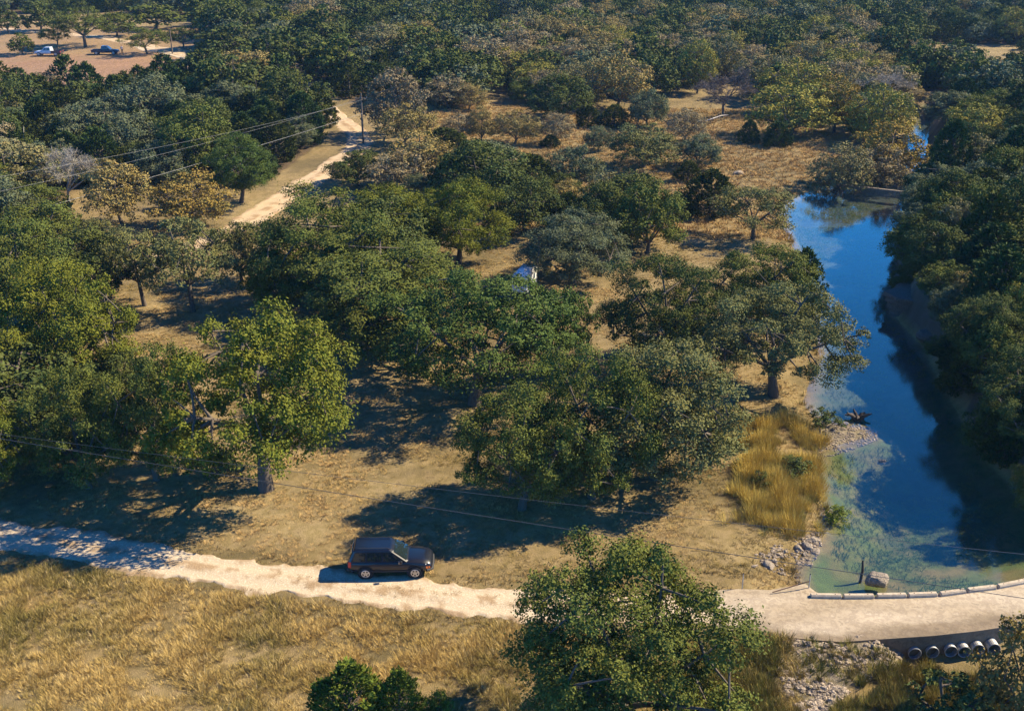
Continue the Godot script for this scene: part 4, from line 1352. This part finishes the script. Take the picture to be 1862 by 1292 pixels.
func scatter_grass(areas: Dictionary, roads: Array) -> void:
	var grass := foliage("dry grass blades", Color.WHITE, Color(0.3, 0.3, 0.25), 0.9)
	var meadow: PackedVector2Array = areas.meadow
	var gold: PackedVector2Array = areas.gold
	var road: PackedVector2Array = roads[0]
	var cross := poly(CROSS_UP)
	var low := poly(CROSS_LOW)
	low.reverse()
	cross.append_array(low)
	# the meadow in front of the road
	rnd.seed = 501
	var places := []
	var colors := []
	for k in 38000:
		var p := Vector2(rnd.randf_range(-30, 14), rnd.randf_range(-53, -38))
		var n := wide.get_noise_2d(p.x * 6.0, p.y * 6.0)
		var m := wide.get_noise_2d(p.x * 2.2 + 90.0, p.y * 2.2)
		if near_line(p, road) < 1.75 + rnd.randf() * 0.5 or p.y < -54.0 or (p.y < -50.0 and p.x > -12) or Geometry2D.is_point_in_polygon(p, cross):
			continue
		if rnd.randf() > 0.65 + n * 1.2:
			continue
		var c := Color(0.5, 0.355, 0.125).lerp(Color(0.23, 0.185, 0.055), clampf(0.32 + m * 1.6 + rnd.randf_range(-0.3, 0.3), 0, 1))
		if rnd.randf() < 0.12:
			c = Color(0.56, 0.43, 0.2)
		places.append(upright(spot(p.x, p.y), rnd.randf_range(0.7, 1.3) * (1.0 + n * 0.8), rnd.randf_range(0.5, 1.0)))
		colors.append(c * rnd.randf_range(0.8, 1.15))
	spread_copies("meadow_grass", tuft(61, 22, 0.3, 0.34, 0.012), grass, places, colors, "long tangled dry grass below the pale dirt road", "grass")
	# short dry grass under and between the trees
	rnd.seed = 502
	places = []
	colors = []
	for k in 120000:
		var p := Vector2(rnd.randf_range(-46, 34), -48.0 - 75.0 * pow(rnd.randf(), 1.3))
		if near_line(p, road) < 1.7 + rnd.randf() * 0.5 or near_line(p, roads[1]) < 1.9 or shore(p.x, p.y) < 0.3 or Geometry2D.is_point_in_polygon(p, cross) or Geometry2D.is_point_in_polygon(p, areas.spit):
			continue
		if p.x > creek_x(p.y):
			continue
		var n := wide.get_noise_2d(p.x * 4.0, p.y * 4.0)
		var m := wide.get_noise_2d(p.x * 1.6 + 40.0, p.y * 1.6)
		if rnd.randf() > 0.55 + n * 1.6:
			continue
		var c := Color(0.46, 0.31, 0.13).lerp(Color(0.22, 0.165, 0.055), clampf(0.3 + m * 1.5 + rnd.randf_range(-0.25, 0.25), 0, 1))
		places.append(upright(spot(p.x, p.y), rnd.randf_range(0.7, 1.3), rnd.randf_range(0.5, 1.0)))
		colors.append(c * rnd.randf_range(0.8, 1.15))
	spread_copies("short_grass", tuft(62, 14, 0.15, 0.24, 0.016), grass, places, colors, "short dry tan grass among the oaks", "grass")
	# tufts in the middle and along the edges of the road
	rnd.seed = 503
	places = []
	colors = []
	for k in 16000:
		var p := Vector2(rnd.randf_range(-36, 12), rnd.randf_range(-59, -46))
		var d := near_line(p, road)
		var n := wide.get_noise_2d(p.x * 9.0, p.y * 9.0)
		var mid := d < 0.5 and p.x > -13.0 and n > -0.18
		var edge := d > 1.25 and d < 2.1 and n > 0.02 - (d - 1.25) * 0.4
		if mid or edge:
			places.append(upright(spot(p.x, p.y, 0.02), rnd.randf_range(0.5, 1.1), rnd.randf_range(0.5, 1.0)))
			colors.append(Color(0.34, 0.235, 0.1).lerp(Color(0.2, 0.14, 0.05), rnd.randf()))
	spread_copies("roadside_grass", tuft(63, 12, 0.16, 0.2, 0.012), grass, places, colors, "sparse dry tufts along the edges and middle of dirt road", "grass")
	# tall golden grass by the pool
	rnd.seed = 504
	places = []
	colors = []
	for k in 8000:
		var p := Vector2(rnd.randf_range(12.5, 22), rnd.randf_range(-73, -54))
		var inside := Geometry2D.is_point_in_polygon(p + Vector2(rnd.randfn(), rnd.randfn()) * 0.9, gold)
		var n := wide.get_noise_2d(p.x * 7.0, p.y * 7.0)
		if not inside or shore(p.x, p.y) < 0.25 or rnd.randf() > 0.58 + n * 2.4:
			continue
		places.append(upright(spot(p.x, p.y), rnd.randf_range(0.45, 1.25) * (1.0 + n), rnd.randf_range(0.6, 1.1)))
		colors.append(Color(0.52, 0.38, 0.09).lerp(Color(0.24, 0.23, 0.075), clampf(0.4 + rnd.randf_range(-0.5, 0.5) - n * 2.0, 0, 1)) * rnd.randf_range(0.75, 1.2))
	spread_copies("golden_grass", tuft(64, 38, 0.8, 0.6, 0.012), grass, places, colors, "tall golden bunch grass on the left bank of pool", "grass")
	# rough green and brown growth by the rubble and along the shore
	rnd.seed = 505
	places = []
	colors = []
	for k in 9000:
		var p := Vector2(rnd.randf_range(8, 24), rnd.randf_range(-46, -38)) if k % 3 else Vector2(rnd.randf_range(12, 32), rnd.randf_range(-135, -52))
		var s := shore(p.x, p.y)
		var n := wide.get_noise_2d(p.x * 5.0 + 9.0, p.y * 5.0)
		if (k % 3 == 0 and (s > 1.0 or s < 0.05)) or n < -0.08 or Geometry2D.is_point_in_polygon(p, cross) or (Geometry2D.is_point_in_polygon(p, areas.rubble) and rnd.randf() < 0.8) or Geometry2D.is_point_in_polygon(p, areas.spit):
			continue
		places.append(upright(spot(p.x, p.y), rnd.randf_range(0.7, 1.4), rnd.randf_range(0.5, 1.0)))
		colors.append(Color(0.26, 0.19, 0.06).lerp(Color(0.13, 0.14, 0.03), rnd.randf()) * rnd.randf_range(0.8, 1.2))
	spread_copies("bank_grass", tuft(65, 26, 0.5, 0.35, 0.014), grass, places, colors, "rough brown and green grass on the creek banks", "grass")
	# dry grass in the tan clearing
	rnd.seed = 506
	places = []
	colors = []
	for k in 14000:
		var p := Vector2(rnd.randf_range(-15, 52), rnd.randf_range(-200, -118))
		if shore(p.x, p.y) < 0.3 or p.x > creek_x(p.y) or near_line(p, roads[1]) < 2.0:
			continue
		places.append(upright(spot(p.x, p.y), rnd.randf_range(1.0, 2.0), rnd.randf_range(0.3, 0.7)))
		colors.append(Color(0.46, 0.3, 0.13).lerp(Color(0.28, 0.19, 0.07), rnd.randf()) * rnd.randf_range(0.85, 1.15))
	spread_copies("clearing_grass", tuft(66, 14, 0.4, 0.45, 0.03), grass, places, colors, "pale dry grass of the open tan clearing", "grass")
	# water weed
	rnd.seed = 507
	places = []
	colors = []
	for k in 48000:
		var p := Vector2(rnd.randf_range(16, 48), rnd.randf_range(-142, -50))
		var s := shore(p.x, p.y)
		var n := wide.get_noise_2d(p.x * 2.0 + 20.0, p.y * 3.0)
		if s > -0.5 or n < -0.16 or p.y > -54.5 + (p.x - 19.0) * 0.16 + n * 9.0 + rnd.randfn() * 0.6:
			continue
		var y := ground(p.x, p.y, s)
		var tall := minf(0.15, (WATER - y) * 0.6)
		places.append(Transform3D(Basis(Vector3.UP, rnd.randf_range(-0.5, 0.5)).scaled(Vector3(0.8, tall, 0.6) * rnd.randf_range(0.4, 1.1)), Vector3(p.x, y, p.y)))
		colors.append(Color(0.17, 0.18, 0.05).lerp(Color(0.055, 0.105, 0.035), clampf(0.5 + n * 2.0 + rnd.randf_range(-0.3, 0.3), 0, 1)))
	spread_copies("water_weed", tuft(67, 14, 0.8, 0.5, 0.03), grass, places, colors, "green weed growing on the bed of the pool", "weed")


func scatter_stones(areas: Dictionary) -> void:
	var m := stone()
	for e in [["gravel", "pale gravel and cobbles of the spit reaching into the pool", areas.spit, 1500, 0.04, 0.13, 601], ["bank_stones", "small broken stones between the rocks on the pool bank", PackedVector2Array([Vector2(13.6, -52.6), Vector2(16.4, -52.2), Vector2(18.2, -55.4), Vector2(18.3, -56.8), Vector2(17.0, -56.4), Vector2(15.4, -54.2), Vector2(14.0, -53.9)]), 420, 0.05, 0.2, 603], ["rubble", "broken pale rubble below the crossing beside the culvert pipes", areas.rubble, 1500, 0.06, 0.26, 602]]:
		rnd.seed = e[6]
		var places := []
		var colors := []
		var area: PackedVector2Array = e[2]
		for k in e[3] * 4:
			if places.size() >= e[3]:
				break
			var p := Vector2(rnd.randf_range(12, 27), rnd.randf_range(-74, -40))
			if not Geometry2D.is_point_in_polygon(p, area):
				p = area[rnd.randi() % area.size()].lerp(area[rnd.randi() % area.size()], rnd.randf()).lerp(area[rnd.randi() % area.size()], rnd.randf() * 0.6)
			if wide.get_noise_2d(p.x * 8.0, p.y * 8.0) < -0.12:
				continue
			var s: float = lerpf(e[4], e[5], pow(rnd.randf(), 2.5))
			places.append(Transform3D(Basis(unit(), rnd.randf() * TAU).scaled(Vector3(s, s * rnd.randf_range(0.4, 0.8), s * rnd.randf_range(0.6, 1.0))), spot(p.x, p.y, s * 0.15)))
			colors.append(Color(1.35, 1.3, 1.22) * rnd.randf_range(0.6, 1.25))
		spread_copies(e[0], rock_mesh(70, 0.7, 4), m, places, colors, e[1], "stones")


func _ready() -> void:
	# camera
	var cam := Camera3D.new()
	cam.name = "camera"
	cam.position = Vector3(0, 34.5, 0)
	cam.rotation_degrees = Vector3(-22.44, 0, 0)
	cam.fov = 35.8
	cam.near = 0.5
	cam.far = 3000.0
	cam.current = true
	add_child(cam)
	# sky, air and exposure
	var sky := ProceduralSkyMaterial.new()
	sky.sky_top_color = Color(0.025, 0.11, 0.36)
	sky.sky_horizon_color = Color(0.24, 0.66, 1.0)
	sky.sky_energy_multiplier = 1.12
	sky.sky_curve = 0.3
	sky.ground_bottom_color = Color(0.25, 0.2, 0.13)
	sky.ground_horizon_color = Color(0.3, 0.4, 0.5)
	sky.sun_angle_max = 12.0
	var env := Environment.new()
	env.background_mode = Environment.BG_SKY
	env.sky = Sky.new()
	env.sky.sky_material = sky
	env.tonemap_mode = Environment.TONE_MAPPER_LINEAR
	env.tonemap_exposure = 2.5
	env.fog_enabled = true
	env.fog_density = 0.0001
	env.fog_light_color = Color(0.6, 0.8, 1.0)
	env.sdfgi_enabled = true
	env.ssao_enabled = true
	env.ssil_enabled = true
	var we := WorldEnvironment.new()
	we.name = "world_environment"
	we.environment = env
	add_child(we)
	var sun := DirectionalLight3D.new()
	sun.name = "sun"
	sun.light_color = Color(1.0, 0.93, 0.8)
	sun.light_energy = 1.6
	sun.light_angular_distance = 0.5
	sun.shadow_enabled = true
	add_child(sun)
	sun.look_at_from_position(Vector3.ZERO, Vector3(-0.95 * cos(deg_to_rad(38)), -sin(deg_to_rad(38)), 0.31 * cos(deg_to_rad(38))))

	# large structure
	wide.seed = 7
	wide.frequency = 0.05
	fine.seed = 9
	fine.frequency = 0.02
	pool = poly(POOL)
	creek = poly(CREEK_LINE)
	var areas := {"slope": poly(SLOPE), "far": poly(FAR_WOOD), "right": poly(RIGHT_BANK), "right_edge": poly(RIGHT_EDGE), "clear_left": poly(CLEAR_LEFT), "clear_right": poly(CLEAR_RIGHT), "clear_mid": poly(CLEAR_MID), "gold": poly(GOLD), "spit": poly(SPIT), "rubble": poly(RUBBLE), "meadow": poly(MEADOW), "brown_wood": poly(BROWN_WOOD), "left_grove": poly(LEFT_GROVE), "thicket": poly(THICKET), "central": poly(CENTRAL), "behind": poly(BEHIND)}
	var roads := [poly(ROAD), poly(TRACK), poly(CLEAR_TRACK)]
	make_ground(areas)
	make_water()
	var pale := dirt("pale caliche", lin(0.56, 0.47, 0.345))
	structure("dirt_road", strip(roads[0], 1.5, 0.05, 0.55, 0.2), pale)
	structure("dirt_track", strip(roads[1], 2.0, 0.07, 0.5, 0.6), dirt("tan track", lin(0.55, 0.43, 0.28)))
	structure("clearing_track", strip(roads[2], 1.8, 0.08, 0.5, 0.8), pale)
	make_crossing()

	# trees
	make_protos()
	var turn := RandomNumberGenerator.new()
	turn.seed = 77
	var count := {}
	for t in TREES:
		var set_: Array = protos[t[1]]
		var n: int = count.get(t[1], 0)
		count[t[1]] = n + 1
		place_tree(t[0], set_[n % set_.size()], t[2], spot(t[3], t[4], -0.1), turn.randf() * TAU, t[5], t[6], t[7])
	scatter_trees(areas, roads)

	# vehicles and built things
	make_suv(spot(-6.74, -52.2, 0.03), 0.03)
	make_pickup("silver pickup truck with dark bed parked in the top left clearing", spot(-98.75, -241.2, 0.02), PI, paint("silver paint", lin(0.42, 0.46, 0.5)), paint("dark bed paint", lin(0.03, 0.02, 0.03)))
	make_pickup("dark truck facing right in the top left clearing", spot(-87.64, -244.0, 0.02), 0.08, paint("dark truck paint", lin(0.012, 0.02, 0.04)), paint("dark truck paint", lin(0.012, 0.02, 0.04)))
	make_person(spot(-84.6, -245.6), 0.4)
	make_camper(spot(1.2, -99.6), -0.3)
	make_pole("weathered utility pole beside the dirt track bend", spot(-22.6, -166.8), 7.6, true)
	make_pole("far utility pole in the top left clearing", spot(-73.2, -243.8), 5.2, false)
	make_wire("upper cable crossing wooded slope to utility pole", Vector3(-22.4, 7.0, -166.8), Vector3(-52.9, 9.3, -105), 0.6, 0.014, "cables from the utility pole", 0.14)
	make_wire("middle cable crossing wooded slope to utility pole", Vector3(-23.3, 7.0, -166.7), Vector3(-53.2, 7.7, -105), 0.6, 0.014, "cables from the utility pole", 0.14)
	make_wire("lowest cable crossing wooded slope to utility pole", Vector3(-22.5, 5.0, -166.7), Vector3(-53.7, 4.7, -105), 0.3, 0.02, "cables from the utility pole", 0.2)
	make_wire("long dark cable strung over the road and black car", Vector3(-46.0, 6.2, -61.5), Vector3(36.0, 6.2, -36.8), 0.3, 0.016, "cables over the road", 0.08)
	make_wire("thin cable strung above the foreground behind the dark cable", Vector3(-46.0, 6.6, -60.5), Vector3(36.0, 6.6, -41.0), 0.5, 0.01, "cables over the road", 0.1)

	# crossing furniture
	var curbs := [[15.97, -49.44, 17.6, -49.41], [17.72, -49.39, 19.34, -49.41], [19.52, -49.44, 21.1, -49.49], [21.22, -49.49, 22.78, -49.59], [22.96, -49.59, 24.4, -49.89], [24.57, -49.94, 26.18, -50.25], [26.35, -50.3, 27.95, -50.77]]
	var order := ["first", "second", "third", "fourth", "fifth", "sixth", "seventh"]
	for k in curbs.size():
		var e: Array = curbs[k]
		make_curb("%s low concrete curb beam from the left along the pool" % order[k], Vector2(e[0], e[1]), Vector2(e[2], e[3]), 0.1)
	var pipes := [[20.45, -45.89], [21.38, -45.98], [22.36, -46.07], [23.02, -46.03], [23.79, -46.2], [24.62, -46.25]]
	for k in pipes.size():
		make_pipe("%s corrugated culvert pipe from the left under the crossing" % order[k], Vector3(pipes[k][0], -0.78, pipes[k][1] + 0.1))

	# rocks, logs, ground cover
	make_rock("large pale boulder leaning against the curb of the crossing", Vector3(20.2, -0.3, -51.6), Vector3(0.75, 0.6, 0.55), 0.4, 201)
	var jumble := [[17.3, -55.3, 0.5, "largest dark rock of the jumble on the pool bank"], [16.75, -55.0, 0.3, "left rock of the jumble on the pool bank"], [17.75, -56.1, 0.38, "rear rock of the jumble on the pool bank"], [17.0, -54.5, 0.22, "front rock of the jumble on the pool bank"], [17.7, -54.9, 0.3, "rock of the jumble standing at the water"], [14.5, -53.1, 0.42, "larger rock of the pair near the left marker post"], [14.95, -53.5, 0.24, "smaller rock of the pair near the left marker post"]]
	for k in jumble.size():
		var e: Array = jumble[k]
		make_rock(e[3], spot(e[0], e[1], -0.02), Vector3(e[2] * (0.9 + 0.3 * (k % 3)), e[2] * (0.7 + 0.25 * (k % 2)), e[2]), k * 1.7, 210 + k, "rocks on the bank above the crossing", 0.75 + 0.1 * (k % 3))
	var edge := [[36.0, -84.5, 0.9, "undercut rock on the right bank below the flat ledge"], [36.4, -87.8, 1.1, "broad rock on the right bank just below the flat ledge"], [38.6, -101.6, 1.2, "rock on the right bank above the flat ledge"], [40.6, -107.5, 1.0, "rock on the right bank farther above the flat ledge"], [42.6, -113.0, 1.1, "farthest bank rock on the right side of pool"]]
	for k in edge.size():
		var e: Array = edge[k]
		make_rock(e[3], Vector3(e[0], 0.1, e[1]), Vector3(e[2] * 1.5, e[2] * 0.8, e[2] * 1.6), k * 2.1, 230 + k, "rocks along the right bank", 0.55, true)
	var ledge := thing("rock_ledge", "flat layered rock ledge jutting into the pool from the right bank", "rock", Vector3(36.7, 0, -94.2))
	var plan := [Vector2(-2.5, -1.0), Vector2(-1.9, 0.5), Vector2(-0.6, 1.5), Vector2(0.6, 1.75), Vector2(1.7, 2.2), Vector2(2.7, 1.6), Vector2(3.0, 0.2), Vector2(2.4, -1.6), Vector2(0.2, -2.3), Vector2(-1.6, -1.9)]
	var strata := [[-1.2, -0.1, 0.82, "lower_layer"], [-0.1, 0.55, 0.88, "middle_layer"], [0.55, 1.05, 0.97, "upper_layer"], [1.05, 1.5, 1.06, "cap_layer"]]
	for k in strata.size():
		var e: Array = strata[k]
		var rings := []
		for q in [[0.0, 0.96], [0.25, 1.0], [0.8, 1.0], [1.0, 0.95], [1.02, 0.4]]:
			var ring := []
			for n in plan.size() * 3:
				var p: Vector2 = plan[n / 3].lerp(plan[(n / 3 + 1) % plan.size()], (n % 3) / 3.0) * e[2] * q[1]
				p *= 1.0 + 0.1 * fine.get_noise_2d(n * 35.0, k * 400.0 + q[0] * 60.0)
				ring.append(Vector3(p.x, lerpf(e[0], e[1], q[0]) + 0.05 * fine.get_noise_2d(n * 60.0, k * 90.0), p.y))
			rings.append(ring)
		part(e[3], loft(rings), stone(true), ledge)
	make_rock("dark undercut rock beside the flat ledge", Vector3(37.0, 0.3, -97.4), Vector3(2.2, 1.6, 2.0), 0.6, 205, "", 0.6, true)
	make_rock("small rock breaking the surface off the gravel spit", Vector3(25.0, -0.55, -66.0), Vector3(0.35, 0.2, 0.25), 0.2, 206)
	make_rock("grey stone lying in the tan clearing", spot(30.8, -147.5, 0.1), Vector3(0.8, 0.5, 0.6), 0.2, 207)
	scatter_stones(areas)
	var dam := Geo.new()
	dam.hexa([Vector3(41.6, -1.4, -145.4), Vector3(52.2, -1.4, -139.6), Vector3(52.3, -1.4, -140.0), Vector3(41.7, -1.4, -145.8), Vector3(41.6, -0.4, -145.4), Vector3(52.2, -0.4, -139.6), Vector3(52.3, -0.4, -140.0), Vector3(41.7, -0.4, -145.8)])
	var weir := part("weir_wall", dam.mesh(), stone(), self)
	tag(weir, "thin pale weir wall across the head of the pool", "weir")
	var log_ := Geo.new()
	log_.tube([spot(33.0, -188.8, 0.15), spot(34.6, -190.2, 0.35), spot(36.2, -191.6, 0.55), spot(37.6, -192.4, 0.5)], [0.06, 0.11, 0.1, 0.05], 8)
	tag(part("fallen_log", log_.mesh(), plain("bleached wood", lin(0.5, 0.46, 0.42), 0.9), self), "bleached fallen log at the back of the tan clearing", "log")
	var snag := Geo.new()
	snag.tube([spot(-68.2, -153.4, -0.2), spot(-68.3, -153.4, 2.5), spot(-67.9, -153.3, 5.5)], [0.14, 0.11, 0.04], 7)
	tag(part("dead_trunk", snag.mesh(), plain("bleached wood", lin(0.5, 0.46, 0.42), 0.9), self), "pale dead trunk in the wood at left", "dead tree")
	var root := Geo.new()
	for k in 7:
		var a := TAU * k / 7.0
		root.tube([Vector3(25.3, -0.75, -72.6), Vector3(25.3 + cos(a) * 0.5, -0.2, -72.6 + sin(a) * 0.3), Vector3(25.3 + cos(a) * 1.0, -0.1 + 0.2 * sin(a * 3.0), -72.6 + sin(a) * 0.5)], [0.22, 0.14, 0.05], 6)
	tag(part("stump", root.mesh(), plain("dark wet wood", lin(0.045, 0.035, 0.03), 0.9), self), "dark root stump in the water at the gravel spit tip", "stump")
	var stick := Geo.new()
	stick.tube([Vector3(19.7, -1.1, -52.6), Vector3(19.75, -0.3, -52.6), Vector3(19.72, 0.25, -52.7)], [0.09, 0.08, 0.06], 7)
	tag(part("stake", stick.mesh(), plain("dark wet wood", lin(0.045, 0.035, 0.03), 0.9), self), "dark stake standing in the pool behind the pale boulder", "stake")
	for e in [[12.5, -50.35, "left thin grey marker post at the pool end of the road"], [16.1, -50.3, "right thin grey marker post at the pool corner of crossing"]]:
		var post := thing("marker_post", e[2], "post", Vector3(e[0], 0.08, e[1]), 0.0, "marker posts at the crossing")
		var g := Geo.new()
		g.tube([Vector3(0, -0.3, 0), Vector3(0, 0.9, 0), Vector3(0, 0.91, 0)], [0.028, 0.028, 0.0], 8)
		part("shaft", g.mesh(), plain("weathered post", lin(0.35, 0.33, 0.3), 0.8), post)
		var cap := Geo.new()
		cap.tube([Vector3(0, 0.88, 0), Vector3(0, 0.93, 0), Vector3(0, 0.94, 0)], [0.032, 0.032, 0.0], 8)
		part("cap", cap.mesh(), plain("grey plastic trim", lin(0.02, 0.02, 0.021), 0.7), post)
	var rail := Geo.new()
	rail.tube([Vector3(14.0, 0.2, -49.75), Vector3(16.05, 0.55, -50.25)], [0.035, 0.035], 6)
	tag(part("fallen_rail", rail.mesh(), plain("rusty pin", lin(0.12, 0.06, 0.035), 0.8), self), "thin dark rail lying slanted beside the crossing corner", "rail")
	scatter_grass(areas, roads)
